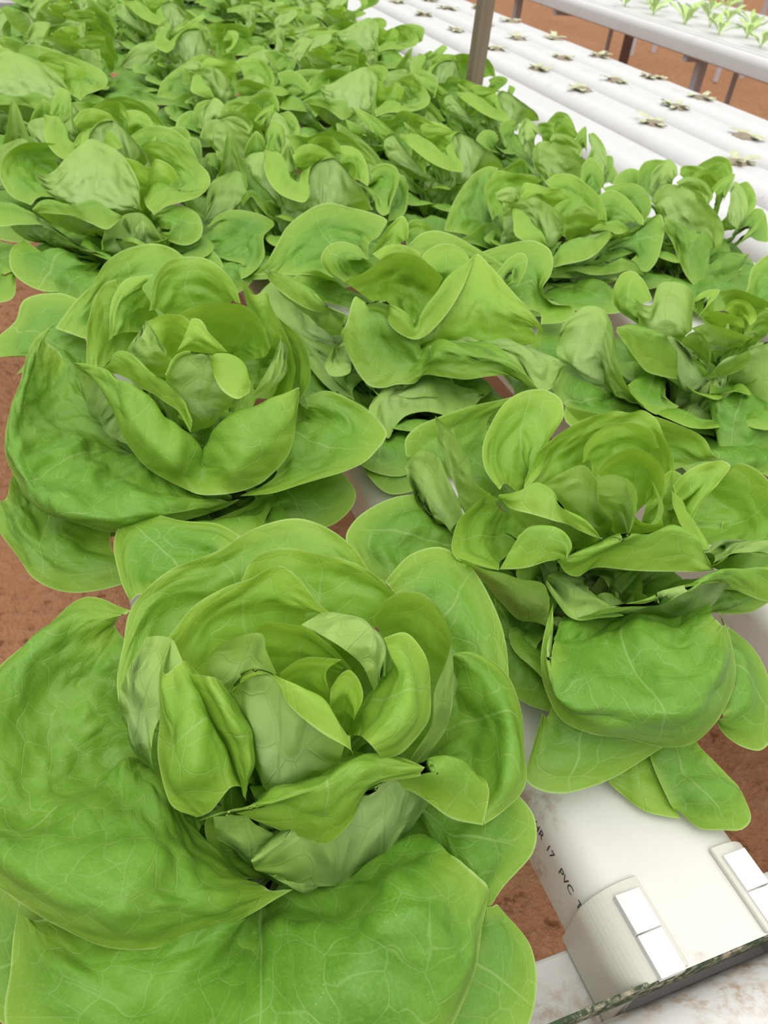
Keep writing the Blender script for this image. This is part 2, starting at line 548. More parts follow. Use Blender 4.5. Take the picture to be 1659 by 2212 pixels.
Y0 = -82.4
GUT = [
    (1.0, PVC, 'white plastic gutter under the row of lettuces beside open red soil', ()),
    (23.0, PVC, 'nearest white plastic gutter with printed letters and end clips', ()),
    (50.0, PVC, 'white plastic gutter under the third row of lettuces from the open soil', ()),
    (72.0, PVC, 'white plastic gutter under the last planted row, next to the emptied gutters', ()),
    (94.0, PVC2, 'emptied white gutter bordering the planted lettuces and the wooden post', ()),
    (116.0, PVC2, 'emptied white gutter, second one out from the lettuces', ()),
    (136.5, PVC2, 'emptied white gutter, third one out from the lettuces', ()),
    (155.5, PVC2, 'emptied white gutter, second one in from the soil path', ()),
    (172.5, PVC2, 'outermost emptied white gutter along the soil path', ()),
]
STUMPS = [(172.5, 111.5), (172.5, 136.3), (172.5, 167.1), (172.5, 196.9), (172.5, 230.2), (172.5, 260.6), (155.5, 72.2), (155.5, 100.1), (155.5, 130.2), (155.5, 161.2), (155.5, 193.1), (155.5, 219.5), (155.5, 254.9), (155.5, 274.1), (136.5, 52.8), (136.5, 83.9), (136.5, 118.4), (136.5, 143.7), (136.5, 172.7), (136.5, 204.0), (136.5, 234.7), (136.5, 264.7), (116.0, 199.9)]
EMPTY = []
for gx, gm, gl, gh in GUT:
    hs = [sy for sx, sy in STUMPS if abs(sx - gx) < 6] + [sy for sx, sy in EMPTY if abs(sx - gx) < 6]
    gutter(gx, Y0, 420.0, gm, gl, hs, w=11.4 if gx < 80 else 15.0, r=2.3 if gx < 80 else 4.0, group='gutters of the lettuce bench')


# ------------------------------------------------------------ parts at the gutter end
def on_profile(w, h, r, d):
    """point and outward normal at arc length d up the left side, measured from the lower corner."""
    side = h - r
    if d < side:
        return (-w / 2, -h + d), (-1.0, 0.0)
    a = (d - side) / r
    if a < math.pi / 2:
        return (-w / 2 + r - r * math.cos(a), -r + r * math.sin(a)), (-math.cos(a), math.sin(a))
    return (-w / 2 + r + (a - math.pi / 2) * r, 0.0), (0.0, 1.0)


GX = 23.0


def side_text(body, y, size, d0, parent):
    cu = bpy.data.curves.new('printed_letters', 'FONT')
    cu.body = body; cu.size = 1.0; cu.space_character = 1.05; cu.offset = 0.004
    o = bpy.data.objects.new('tmp', cu); C.objects.link(o)
    dg = bpy.context.evaluated_depsgraph_get(); dg.update()
    me = bpy.data.meshes.new_from_object(o.evaluated_get(dg))
    bpy.data.objects.remove(o)
    bm = bmesh.new(); bm.from_mesh(me)
    bmesh.ops.subdivide_edges(bm, edges=[e for e in bm.edges if e.calc_length() > .25], cuts=1)
    for v in bm.verts:
        (px, pz), (nx, nz) = on_profile(11.4, 6.0, 2.3, d0 + v.co.y * size)
        v.co = Vector((px + nx * .012, -v.co.x * size, pz + nz * .012)) * CM
    bm.to_mesh(me); bm.free()
    me.materials.clear(); me.materials.append(INK)
    t = link('printed_letters', me, parent)
    t.location = Vector((0, y - Y0, 6.0)) * CM
    return t


near = [o for o in C.objects if o.get('label', '').startswith('nearest white plastic gutter')][0]
for word, ty in (('HR', -71.5), ('17', -73.1), ('PVC', -74.7), ('TR', -76.75)):
    side_text(word, ty, .84, 3.62, near)


def end_cap(x, label):
    root = thing('gutter_end_cap', (x, -79.8, -6.0), label, 'end cap')
    w, h, r, th = 11.4, 6.0, 2.3, .38

    def shell(name, sgn, dmax):
        ds = np.linspace(0.3, dmax, 30); vs = []; fs = []
        for yy in (-2.55, 2.55):
            for off in (0.03, th):
                for d in ds:
                    (px, pz), (nx, nz) = on_profile(w, h, r, d)
                    vs.append((sgn * -(px + nx * off) * -1, yy, pz + nz * off + h))
        n = len(ds)
        for i in range(n - 1):
            fs.append((n + i, n + i + 1, 3 * n + i + 1, 3 * n + i))
            fs.append((i, i + 1, 2 * n + i + 1, 2 * n + i))
            fs.append((i, i + 1, n + i + 1, n + i)); fs.append((2 * n + i, 2 * n + i + 1, 3 * n + i + 1, 3 * n + i))
        fs += [(0, n, 3 * n, 2 * n), (n - 1, 2 * n - 1, 4 * n - 1, 3 * n - 1)]
        mesh(name, vs, fs, CAPM, False, root).modifiers.new('bevel', 'BEVEL').width = .0006
    shell('side_shell', 1, 8.0)
    shell('side_shell', -1, 8.0)
    for sg in (-1, 1):
        cx = sg * 3.85
        for a, b in ((-2.7, -.42), (-.36, 1.85)):
            box('clip_plate', (cx - .82, a, h + .02), (cx + .82, b, h + (.50 if b < 0 else .58)), TABM, .05, root)
    return root


end_cap(GX, 'pale end cap with two white clips on the nearest gutter end')

# drain trough the gutters empty into: half pipe running across the ends
def trough():
    root = thing('drain_trough', (30, -85.75, -9.0), 'dirty white drain pipe running across the gutter ends', 'pipe')
    n = 28; vs = []; fs = []
    for x in (-75.0, 160.0):
        for i in range(n):
            a = i / n * 2 * math.pi
            vs.append((x, 3.3 * math.cos(a), 4.9 + 4.4 * math.sin(a)))
    for i in range(n):
        k = (i + 1) % n
        fs.append((i, k, n + k, n + i))
    mesh('pipe_body', vs, fs, DIRTY, True, root)
    box('rim_strip', (-75, -3.9, 6.0), (160, -2.6, 7.4), DIRTY, .2, root)
    box('algae_line', (-75, 3.30, 7.4), (160, 3.55, 8.75), ALGAE, .05, root)


trough()
box('support_rail', (-60, -82.2, -9.4), (180, -77.8, -6.05), DIRTY, .25, label='stained white support rail under the gutter ends', category='rail')
box('support_rail', (-20, 60, -10), (182, 65, -6.05), STEEL, .2, label='grey cross rail under the middle of the lettuce bench', category='rail')
box('support_rail', (-20, 260, -10), (182, 265, -6.05), STEEL, .2, label='grey cross rail under the far half of the lettuce bench', category='rail')
for rx, ry, where in ((80, -80, 'inner one at the drain end'), (176, -80, 'path side at the drain end'), (80, 62.5, 'inner one at mid length'), (176, 62.5, 'path side at mid length'), (80, 262.5, 'inner one at the far end'), (176, 262.5, 'path side at the far end')):
    box('bench_leg', (rx - 1.6, ry - 1.6, -77), (rx + 1.6, ry + 1.6, -9.0 if ry < 0 else -9.9), STEEL, .2,
        label='grey steel leg under the lettuce bench, ' + where, category='leg', group='legs of the lettuce bench')

# wooden post standing up through the bench
box('wooden_post', (81.6, 79.0, -76), (84.5, 81.9, 90), WOOD, .15, label='thin weathered wooden post rising between lettuces and emptied gutters', category='post')
box('brown_post', (467, 558, -77), (473, 564, 60), BROWN, .2, label='dark brown post on the soil behind the seedling bench', category='post')


# ------------------------------------------------------------ cut stumps in the emptied gutters
def stump_mesh(seed):
    rng = random.Random(seed)
    bm = bmesh.new()
    # crumbly plug
    bmesh.ops.create_icosphere(bm, subdivisions=2, radius=1.0)
    for v in bm.verts:
        k = 1 + rng.uniform(-.22, .22)
        v.co = Vector((v.co.x * 2.1 * k, v.co.y * 1.9 * k, v.co.z * 1.2 * k - .2))
    for f in bm.faces:
        f.smooth = True
    def petal(az, L, lean, wd):
        n = 5; vs = []
        for i in range(n):
            t = i / (n - 1)
            rr = 1.0 + L * t * math.cos(lean - t * .9); zz = .5 + L * t * math.sin(max(.1, lean - t * .5))
            for s in (-1, 0, 1):
                a = az + s * wd * (1 - .3 * t) / (rr + .4)
                vs.append(bm.verts.new((rr * math.cos(a), rr * math.sin(a), zz + rng.uniform(-.15, .15) + .2 * abs(s))))
        for i in range(n - 1):
            for s in range(2):
                f = bm.faces.new((vs[i * 3 + s], vs[i * 3 + s + 1], vs[i * 3 + s + 4], vs[i * 3 + s + 3])); f.material_index = 1; f.smooth = True
    for i in range(rng.randint(5, 8)):
        petal(rng.uniform(0, 6.28), rng.uniform(1.2, 2.6), rng.uniform(.3, 1.1), rng.uniform(.6, 1.1))
    for v in bm.verts:
        v.co *= CM
    me = bpy.data.meshes.new('cut_stump'); bm.to_mesh(me); bm.free()
    me.materials.append(PLUGM); me.materials.append(STUBM)
    return me


sm = [stump_mesh(40 + i) for i in range(6)]
GNAME = {172.5: 'outermost emptied gutter', 155.5: 'emptied gutter second from the path', 136.5: 'emptied gutter third from the path', 116.0: 'emptied gutter fourth from the path', 94.0: 'emptied gutter beside the lettuces'}
ORD = ['first', 'second', 'third', 'fourth', 'fifth', 'sixth', 'seventh', 'eighth', 'ninth', 'tenth', 'eleventh']
cnt = {}
for i, (sx, sy) in enumerate(sorted(STUMPS, key=lambda q: (q[0], q[1]))):
    g = min(GNAME, key=lambda q: abs(q - sx))
    cnt[g] = cnt.get(g, 0) + 1
    o = link('cut_stump', sm[i % 6], None, label='withered cut stump, %s in the %s' % (ORD[cnt[g] - 1], GNAME[g]), category='stump', group='cut stumps left in the emptied gutters')
    o.location = Vector((g, sy, -.25)) * CM
    o.rotation_euler = (0, 0, i * 1.7)
    o.scale = (1.55, 1.55, 1.1)

# ------------------------------------------------------------ seedling bench beyond the path
for i in range(9):
    gx = 258 + i * 11.9
    gutter(gx, 60.0, 520.0, PVC2, 'white seedling gutter, %s from the soil path' % ORD[i], (), w=11.6, h=7.5 if i == 0 else 6, r=3.4 if i == 0 else 2.0, group='gutters of the seedling bench')
fr = thing('seedling_bench_frame', (300, 290, -76), 'grey steel frame of legs carrying the white seedling bench', 'frame')
for lx, ly, t in ((264, 222, 1.9), (264, 392, 1.9), (292, 230, .9), (292, 334, .9), (292, 440, .9), (264, 110, 1.9)):
    box('frame_leg', (lx - t - 300, ly - t - 290, 0), (lx + t - 300, ly + t - 290, 68.2), STEEL, .2, fr)
for ly in (110, 222, 334, 392, 440):
    box('cross_bar', (-46, ly - 1.5 - 290, 66.0), (62, ly + 1.5 - 290, 68.4), STEEL, .2, fr)
b3 = thing('far_bench_frame', (560, 520, -76), 'grey steel bench frame in the far top corner', 'frame')
for lx, ly in ((538, 518), (578, 532), (560, 640), (520, 620)):
    box('frame_leg', (lx - 1.5 - 560, ly - 1.5 - 520, 0), (lx + 1.5 - 560, ly + 1.5 - 520, 76), STEEL, .2, b3)
box('cross_bar', (-45, -5, 74), (45, 0, 78), STEEL, .2, b3)


def seedling_leaf(seed):
    rng = random.Random(seed)
    n = 7; vs = []; fs = []
    L = rng.uniform(7, 11); lean = rng.uniform(.9, 1.35)
    x = z = 0.0
    for i in range(n):
        t = i / (n - 1)
        w = (.18 + .95 * math.sin(math.pi * min(1, max(0, (t - .25) / .8))) ** .8 if t > .25 else .18) * (1 + rng.uniform(-.25, .25))
        a = lean - t * rng.uniform(.5, 1.1)
        if i:
            x += L / n * math.cos(a); z += L / n * math.sin(a)
        for s in (-1, 0, 1):
            vs.append((x, s * w, z + (abs(s) * .5 if t > .3 else 0) + rng.uniform(-.2, .2) * t))
    for i in range(n - 1):
        for s in range(2):
            fs.append((i * 3 + s, i * 3 + s + 1, i * 3 + s + 4, i * 3 + s + 3))
    me = bpy.data.meshes.new('leaf')
    me.from_pydata([tuple(c * CM for c in v) for v in vs], [], fs)
    me.polygons.foreach_set('use_smooth', [True] * len(me.polygons))
    me.materials.append(SEEDL)
    return me


slm = [seedling_leaf(70 + i) for i in range(8)]
SEED = [(266, 296), (278, 291), (267, 272), (265, 248), (290, 274), (269, 224), (281, 245), (300, 246), (282, 220), (267, 198), (343, 306), (300, 222), (310, 262), (322, 290), (290, 310), (305, 330)]
rng0 = random.Random(9)
for i, (sx, sy) in enumerate(sorted(SEED, key=lambda q: q[1])):
    g = 258 + round((sx - 258) / 11.9) * 11.9
    r = thing('lettuce_seedling', (g, sy, 0), 'small pale green seedling, %s nearest on the white seedling bench' % (ORD + ['twelfth', 'thirteenth', 'fourteenth', 'fifteenth', 'sixteenth'])[i], 'seedling', 'seedlings on the far bench')
    for k in range(6):
        o = link('leaf', slm[(i + k) % 8], r)
        o.rotation_euler = (0, rng0.uniform(-.2, .2), k * 1.05 + rng0.uniform(-.3, .3))
        s = rng0.uniform(1.0, 1.45)
        o.scale = (s, s, s)


# ------------------------------------------------------------ lettuces
HERO = {
 (0, 0): {"base": (2.1, -69.9), "leaves": [
  (0.9,0.2,1,[[(1,14,8),(-6,5,8),(-13,-3,8)],[(-68,110,70),(-82,89,55),(-82,66,44),(-73,31,65),(-56,2,50)],[(-79,129,80),(-111,100,72),(-122,51,50),(-91,-1,85),(-68,-24,80),(-37,-29,50)],[(-74,127,90),(-101,124,92),(-135,101,88),(-149,52,66),(-129,-9,90),(-94,-47,100),(-63,-48,80),(-27,-37,50)],[(-69,133,85),(-93,152,85),(-123,133,80),(-153,105,75),(-170,58,60),(-153,4,70),(-123,-34,70),(-89,-54,65),(-55,-51,55),(-15,-39,45)]]),
  (1,0.2,1,[[(5,-13,8),(-5,-7,8),(-14,0,8)],[(50,-34,55),(11,-48,50),(-33,-37,30),(-58,-46,50),(-98,-19,45)],[(60,-59,70),(13,-83,87),(-39,-70,42),(-83,-66,68),(-126,-18,48)],[(68,-72,70),(35,-107,75),(-44,-106,56),(-101,-83,70),(-137,-15,48)],[(72,-77,65),(63,-91,65),(45,-114,55),(11,-134,50),(-50,-125,50),(-110,-99,50),(-146,-60,45),(-143,-32,44),(-142,-3,44)]]),
  (1,0.1,0,[[(-11,7,8),(-7,-3,8),(-4,-13,8)],[(-70,-13,25),(-76,-29,25),(-82,-45,25)],[(-136,-3,30),(-143,-26,30),(-141,-48,25)],[(-159,25,25),(-168,-2,20),(-160,-35,18),(-146,-54,15)]]),
  (1,0.15,0,[[(10,9,8),(8,-2,8),(6,-12,8)],[(54,12,30),(60,-14,40),(58,-32,35)],[(86,-10,50),(72,-49,50),(70,-61,45)],[(116,-24,50),(122,-41,45),(115,-56,40),(89,-68,35),(80,-74,30)]]),
  (1,0.15,0,[[(14,1,8),(5,-6,8),(-4,-13,8)],[(56,-37,30),(40,-51,30),(26,-65,30)],[(77,-71,35),(63,-88,35),(37,-104,35)],[(85,-73,30),(94,-96,25),(88,-116,20),(69,-131,20),(27,-133,20)]]),
  (0.85,0.15,1,[[(5,13,8),(8,2,8),(11,-9,8)],[(82,45,50),(77,19,45),(68,-2,45)],[(105,50,73),(104,11,66),(88,-15,63)],[(104,45,90),(113,40,90),(120,18,90),(114,-13,88),(100,-34,80),(86,-40,70)],[(102,47,90),(116,45,90),(130,31,86),(131,6,82),(122,-18,76),(111,-36,72),(97,-42,68),(83,-47,68)]]),
  (0.9,0.15,0,[[(-1,14,8),(6,5,8),(13,-3,8)],[(65,81,60),(77,69,60),(86,55,50)],[(88,100,85),(115,95,85),(125,73,80),(126,49,70)],[(83,108,95),(107,122,100),(132,126,96),(144,107,93),(146,79,90),(143,52,84),(135,26,75)]]),
  (1,0.15,0,[[(-12,6,8),(-1,8,8),(10,10,8)],[(-28,112,55),(-20,106,55),(-7,106,55)],[(-56,150,80),(-49,190,75),(-22,184,80),(-2,167,85)],[(-68,144,80),(-72,175,72),(-72,222,65),(-65,237,65),(-45,236,70),(-26,219,75),(-4,204,80),(8,182,85)]]),
  (0.7,0.15,0,[[(-11,8,8),(0,8,8),(11,8,8)],[(-26,77,50),(-11,86,60),(10,85,60),(37,66,60)],[(-70,82,85),(-52,122,95),(-22,130,100),(13,134,105),(47,125,105),(63,104,100)],[(-83,65,75),(-82,83,85),(-76,101,92),(-68,121,100),(-45,135,110),(-15,140,115),(13,150,120),(38,152,120),(53,140,120),(66,122,115),(70,101,110)]]),
  (0.5,0.15,0,[[(-9,11,8),(2,8,8),(13,5,8)],[(3,76,60),(17,72,60),(37,66,60)],[(-4,98,100),(22,95,105),(52,88,110),(74,75,105)],[(-7,108,120),(2,114,130),(20,117,130),(36,108,130),(52,97,130),(65,90,125),(76,72,120)]]),
  (0.35,0.15,0,[[(-10,9,8),(1,8,8),(12,7,8)],[(-17,59,70),(5,68,70),(33,54,70)],[(-45,67,100),(-31,78,115),(-8,80,120),(7,77,125),(20,68,125)],[(-53,76,120),(-36,86,130),(-20,89,135),(-6,87,140),(10,88,145),(18,76,145),(24,60,140),(31,48,140)]]),
  (0.3,0.1,0,[[(-3,13,8),(5,6,8),(14,-2,8)],[(36,66,80),(60,65,80),(65,42,80)],[(27,58,125),(47,47,130),(52,29,130),(48,15,120)],[(25,52,140),(38,37,150),(43,16,150),(42,9,135)],[(11,47,140),(23,27,145),(32,16,140),(38,8,125)]]),
  (0.45,0.12,0,[[(-1,14,8),(6,5,8),(13,-3,8)],[(32,49,50),(43,36,50),(46,25,50)],[(68,68,80),(80,65,80),(89,44,85),(92,26,90),(82,6,85),(63,-7,70)],[(60,66,110),(67,66,125),(80,63,130),(89,49,130),(89,31,130),(78,12,130),(65,-5,130),(58,-18,125),(47,-25,110)]]),
  (0.3,0.12,1,[[(-1,14,8),(6,5,8),(13,-4,8)],[(30,28,80),(24,20,80),(21,12,80)],[(50,19,120),(35,5,120),(23,-10,120)],[(46,13,145),(45,-5,150),(36,-23,146),(22,-27,138)],[(49,27,140),(61,27,140),(66,15,138),(62,-4,132),(55,-18,128),(40,-28,125),(29,-29,125)]]),
  (0.1,0.08,1,[[(-11,7,8),(0,8,8),(10,9,8)],[(-20,31,50),(-5,13,50),(21,19,50)],[(-25,20,100),(-23,-6,95),(-13,-11,95),(1,-9,95),(14,-12,100)],[(-31,21,135),(-26,19,146),(-18,16,152),(-5,0,155),(6,-8,150),(14,-22,140)],[(-30,20,134),(-25,17,145),(-14,11,152),(-9,-4,148),(2,-18,142),(12,-24,135),(15,-25,130)]]),
  (0.15,0.08,3,[[(-13,2,8),(-4,7,8),(6,12,8)],[(-31,48,70),(-25,42,70),(-13,43,70)],[(-36,47,110),(-32,37,110),(-19,30,120)],[(-38,43,135),(-29,44,143),(-12,39,150),(-12,29,150),(-11,15,148)]]),
  (0.15,0.1,0,[[(-9,10,8),(2,8,8),(12,5,8)],[(-6,40,90),(8,41,90),(23,32,90)],[(-10,51,125),(10,45,125),(27,26,125)],[(-12,49,140),(-8,49,146),(9,42,146),(20,29,144),(28,15,135)]]),
  (0.05,0.08,0,[[(-5,13,8),(4,7,8),(14,1,8)],[(4,20,100),(11,18,100),(19,16,100)],[(-5,22,130),(6,19,135),(14,8,135)],[(-8,19,144),(1,20,150),(9,18,152),(21,11,152),(13,7,150),(12,0,145)]]),
  (0.05,0.08,0,[[(5,13,8),(8,2,8),(11,-8,8)],[(15,8,100),(22,6,100),(27,5,100)],[(13,4,130),(20,4,133),(22,-7,130)],[(14,5,140),(19,7,146),(23,8,148),(27,-2,143),(20,-11,135)]]),
  (0.55,0.1,3,[[(2,13,8),(-6,5,8),(-13,-2,8)],[(-47,53,50),(-42,38,50),(-36,27,50)],[(-83,60,85),(-80,40,80),(-70,20,80)],[(-77,65,108),(-74,54,110),(-68,26,110)],[(-64,76,123),(-60,72,127),(-52,65,130),(-49,50,130),(-48,45,128)]]),
  (0.4,0.12,1,[[(3,13,8),(-5,6,8),(-14,-2,8)],[(-35,52,60),(-31,32,60),(-24,13,60)],[(-46,53,120),(-41,27,115),(-37,12,105),(-31,-7,95)],[(-51,45,134),(-46,17,136),(-45,0,126),(-39,-14,110)],[(-59,44,130),(-59,13,130),(-59,-6,118),(-48,-16,100)],[(-52,65,128),(-61,49,122),(-66,29,117),(-68,11,108),(-66,-8,98),(-56,-15,93)]]),
  (0.3,0.12,1,[[(3,13,8),(-5,6,8),(-14,-1,8)],[(-27,49,80),(-25,30,80),(-26,12,75)],[(-35,26,138),(-29,8,130),(-27,-4,118),(-32,-16,98)],[(-40,25,144),(-36,6,135),(-31,-4,120),(-33,-14,98)],[(-47,39,132),(-46,28,126),(-41,17,120),(-36,6,110),(-33,-8,98)]]),
  (0.4,0.15,1,[[(-10,10,8),(1,8,8),(12,6,8)],[(-25,9,60),(-1,6,60),(30,9,60)],[(-27,-16,95),(-11,-16,100),(9,-16,105),(34,-17,110)],[(-36,-23,104),(-20,-30,116),(0,-32,123),(23,-29,126),(48,-35,120)],[(-44,-22,104),(-23,-29,108),(-2,-39,112),(15,-37,120),(47,-36,117)],[(-56,-16,95),(-42,-17,95),(-26,-25,90),(-12,-33,85),(-1,-40,85),(11,-39,95),(22,-34,112),(47,-36,113)]]),
  (0.6,0.1,3,[[(-9,10,8),(-8,-1,8),(-7,-12,8)],[(-38,0,40),(-29,-7,40),(-14,0,40)],[(-46,-12,60),(-32,-24,55),(-17,-20,60)],[(-48,-14,90),(-34,-19,90),(-23,-29,88)]]),
  (0.6,0.12,1,[[(-5,-13,8),(4,-7,8),(14,-1,8)],[(-14,-9,35),(8,-21,30),(38,-19,35)],[(-28,-27,50),(4,-48,44),(24,-44,45),(41,-37,52),(63,-24,65),(75,-21,75)],[(-34,-33,75),(-3,-31,95),(19,-33,105),(39,-31,110),(56,-31,110),(73,-35,105),(84,-43,95)],[(-33,-31,70),(-2,-30,89),(23,-33,96),(41,-32,97),(54,-38,90),(64,-46,83),(78,-53,80)]]),
 ]},
 (0, 1): {"base": (2.5, -38.1), "leaves": [
  (0.9,0.15,1,[[(0,14,8),(-6,5,8),(-13,-4,8)],[(-84,125,60),(-76,69,50),(-72,39,45),(-44,5,50),(-15,-25,50)],[(-96,153,75),(-115,84,65),(-105,32,60),(-79,-26,65),(-42,-53,65),(-6,-46,50)],[(-107,163,90),(-123,90,90),(-135,36,80),(-132,-10,80),(-115,-60,80),(-77,-88,80),(-37,-83,70),(12,-48,45)],[(-96,187,90),(-114,159,90),(-127,99,85),(-142,38,75),(-142,9,68),(-128,-34,60),(-108,-59,60),(-74,-75,55),(-33,-71,50),(2,-53,40),(23,-42,40)]]),
  (1,0.15,0,[[(-8,11,8),(-8,0,8),(-8,-11,8)],[(-136,47,35),(-103,-9,30),(-69,-26,30)],[(-150,-1,40),(-122,-67,40),(-77,-76,35)],[(-165,22,30),(-158,-16,30),(-143,-53,28),(-136,-75,25),(-123,-86,20),(-105,-95,20),(-84,-96,20),(-66,-94,25),(-56,-73,30)]]),
  (0.85,0.15,0,[[(1,14,8),(7,4,8),(13,-5,8)],[(93,89,45),(75,47,40),(53,0,45)],[(103,45,60),(115,30,53),(92,-10,53),(52,-44,60)],[(102,50,70),(121,48,75),(138,30,75),(152,13,70),(159,-10,62),(136,-41,65),(103,-64,70),(72,-75,70),(45,-73,65),(19,-62,60)]]),
  (1,0.15,0,[[(9,10,8),(8,-1,8),(7,-12,8)],[(77,11,30),(46,-13,30),(20,-17,30)],[(99,-18,35),(62,-46,35),(37,-34,30)],[(118,-14,30),(124,-37,25),(118,-49,20),(90,-64,15),(65,-56,20),(38,-52,20),(19,-58,20),(-11,-48,25)]]),
  (1,0.15,0,[[(7,12,8),(-3,7,8),(-13,3,8)],[(-65,203,50),(-81,196,50),(-90,170,45)],[(-82,238,65),(-110,232,60),(-124,186,50)],[(-66,268,70),(-90,293,70),(-123,293,65),(-135,257,60),(-159,230,50),(-151,209,50),(-128,207,48),(-137,174,48)]]),
  (0.8,0.15,0,[[(-11,8,8),(0,8,8),(11,8,8)],[(-20,195,55),(6,216,55),(31,217,55)],[(-78,196,70),(-44,265,80),(-4,295,85),(30,278,85),(60,262,85)],[(-98,220,70),(-80,237,83),(-58,268,90),(-41,295,100),(-16,318,105),(12,329,105),(30,312,105),(42,297,100),(67,269,100)]]),
  (0.55,0.15,0,[[(-9,10,8),(2,8,8),(12,6,8)],[(18,194,65),(39,196,65),(55,188,65)],[(-4,178,100),(14,207,105),(41,208,105),(64,183,100)],[(-15,159,110),(-5,191,125),(11,219,130),(28,228,130),(48,222,130),(61,200,128),(67,175,123),(64,140,120)]]),
  (0.55,0.12,0,[[(-12,7,8),(-1,8,8),(10,9,8)],[(-25,158,55),(-17,185,55),(-10,198,55)],[(-60,119,80),(-48,162,90),(-36,194,95)],[(-75,113,85),(-70,136,105),(-60,175,115),(-47,201,120),(-37,209,120)]]),
  (0.5,0.12,1,[[(-11,8,8),(0,8,8),(11,8,8)],[(-11,185,70),(-5,194,70),(3,202,70)],[(-36,150,95),(-25,187,100),(-11,194,105)],[(-51,114,110),(-37,161,120),(-14,193,120)],[(-54,125,100),(-49,149,113),(-40,179,120),(-28,199,123),(-3,201,125)]]),
  (0.1,0.08,2,[[(8,11,8),(-2,8,8),(-13,4,8)],[(-25,80,70),(-31,98,70),(-38,107,70)],[(-15,68,90),(-31,79,90),(-44,100,97)],[(-14,50,105),(-29,51,115),(-40,71,120),(-32,76,132)],[(-12,25,130),(-17,29,135),(-21,48,140),(-24,81,140)]]),
  (0.15,0.1,0,[[(-11,8,8),(0,8,8),(11,8,8)],[(-3,109,80),(5,107,80),(13,105,80)],[(-15,79,120),(-3,90,120),(7,80,120)],[(-23,88,135),(-10,87,140),(2,85,140),(12,77,135)]]),
  (0.05,0.1,0,[[(-9,10,8),(2,8,8),(12,6,8)],[(5,81,90),(17,87,90),(26,81,90)],[(-5,52,125),(9,52,130),(24,44,125)],[(6,62,138),(10,68,144),(16,65,145),(21,51,140),(31,26,135)]]),
  (0.3,0.12,0,[[(-7,11,8),(3,7,8),(13,4,8)],[(34,128,75),(51,135,70),(58,115,70)],[(16,111,110),(46,125,105),(68,107,105),(69,66,105)],[(6,106,130),(17,110,135),(37,108,138),(57,104,136),(67,88,134),(70,66,130),(70,46,125)]]),
  (0.5,0.12,0,[[(-7,12,8),(3,7,8),(13,3,8)],[(52,143,55),(61,131,50),(64,104,50)],[(78,160,90),(85,133,90),(84,74,90),(77,30,85)],[(77,194,115),(82,155,120),(92,155,123),(92,131,122),(90,87,120),(90,53,115),(84,22,110),(79,12,100)]]),
  (0.7,0.12,0,[[(-6,12,8),(4,7,8),(13,2,8)],[(62,159,45),(70,129,45),(71,93,45)],[(91,177,75),(104,134,75),(104,88,70),(91,48,65)],[(87,241,100),(94,167,105),(101,122,108),(109,100,105),(109,64,100),(103,39,93),(94,33,80)]]),
  (0.15,0.08,1,[[(-9,10,8),(2,8,8),(13,5,8)],[(4,66,50),(16,60,50),(32,77,50)],[(-6,7,80),(5,2,80),(21,8,85),(34,16,90)],[(-19,10,120),(-5,-2,115),(11,-6,115),(26,-8,110)],[(-21,-1,135),(-11,6,145),(0,3,150),(13,-2,150),(27,-5,148),(37,-11,142),(38,-20,135)],[(-21,-1,134),(-10,6,144),(1,4,148),(10,4,143),(13,-13,136),(17,-25,130),(25,-33,128),(36,-26,128)]]),
  (0.2,0.08,2,[[(-4,13,8),(5,6,8),(14,0,8)],[(69,112,60),(71,94,60),(66,74,60)],[(83,79,120),(83,45,115),(77,24,105),(62,13,95)],[(74,69,135),(78,46,135),(60,10,130),(42,-15,125),(37,-20,120)]]),
  (0.35,0.12,1,[[(-13,5,8),(-2,8,8),(9,10,8)],[(-26,81,60),(-16,63,60),(-7,46,60)],[(-40,58,103),(-26,33,103),(-13,8,92)],[(-61,50,120),(-50,48,130),(-35,19,132),(-20,-4,128),(-11,-13,120),(-8,-28,110)],[(-63,55,110),(-52,40,115),(-37,15,115),(-25,-2,115),(-16,-9,110),(-9,-28,100)]]),
  (0.5,0.12,1,[[(-11,8,8),(0,8,8),(11,8,8)],[(-44,69,50),(-20,42,45),(1,26,40),(19,33,45),(41,39,50)],[(-81,91,80),(-75,53,65),(-56,26,60),(-1,2,50),(33,0,60),(63,-1,80)],[(-84,65,115),(-65,43,120),(-50,14,120),(-32,-4,115),(-18,-20,105),(-7,-24,83),(-4,-26,70),(2,-27,88),(18,-31,108),(44,-24,115),(79,-8,115)],[(-85,68,113),(-70,41,114),(-57,-4,112),(-44,-35,105),(-27,-50,90),(-5,-40,70),(11,-65,90),(35,-60,100),(59,-40,105),(80,-7,113)],[(-85,71,111),(-71,50,106),(-61,16,100),(-57,-10,86),(-49,-22,75),(-31,-43,68),(-17,-53,64),(-2,-60,64),(18,-67,67),(40,-61,70),(58,-51,80),(71,-32,95),(81,-7,112)]]),
 ]},
 (0, 2): {"base": (4.2, 9.8), "leaves": [
  (0.8,0.1,0,[[(-13,3,8),(-3,7,8),(7,12,8)],[(-65,117,50),(-71,158,50),(-69,186,50)],[(-113,100,75),(-134,183,75),(-120,224,85),(-87,198,90)],[(-127,77,70),(-150,117,70),(-160,154,80),(-158,186,90),(-144,204,100),(-125,208,107),(-101,201,110),(-82,194,110),(-63,182,110)]]),
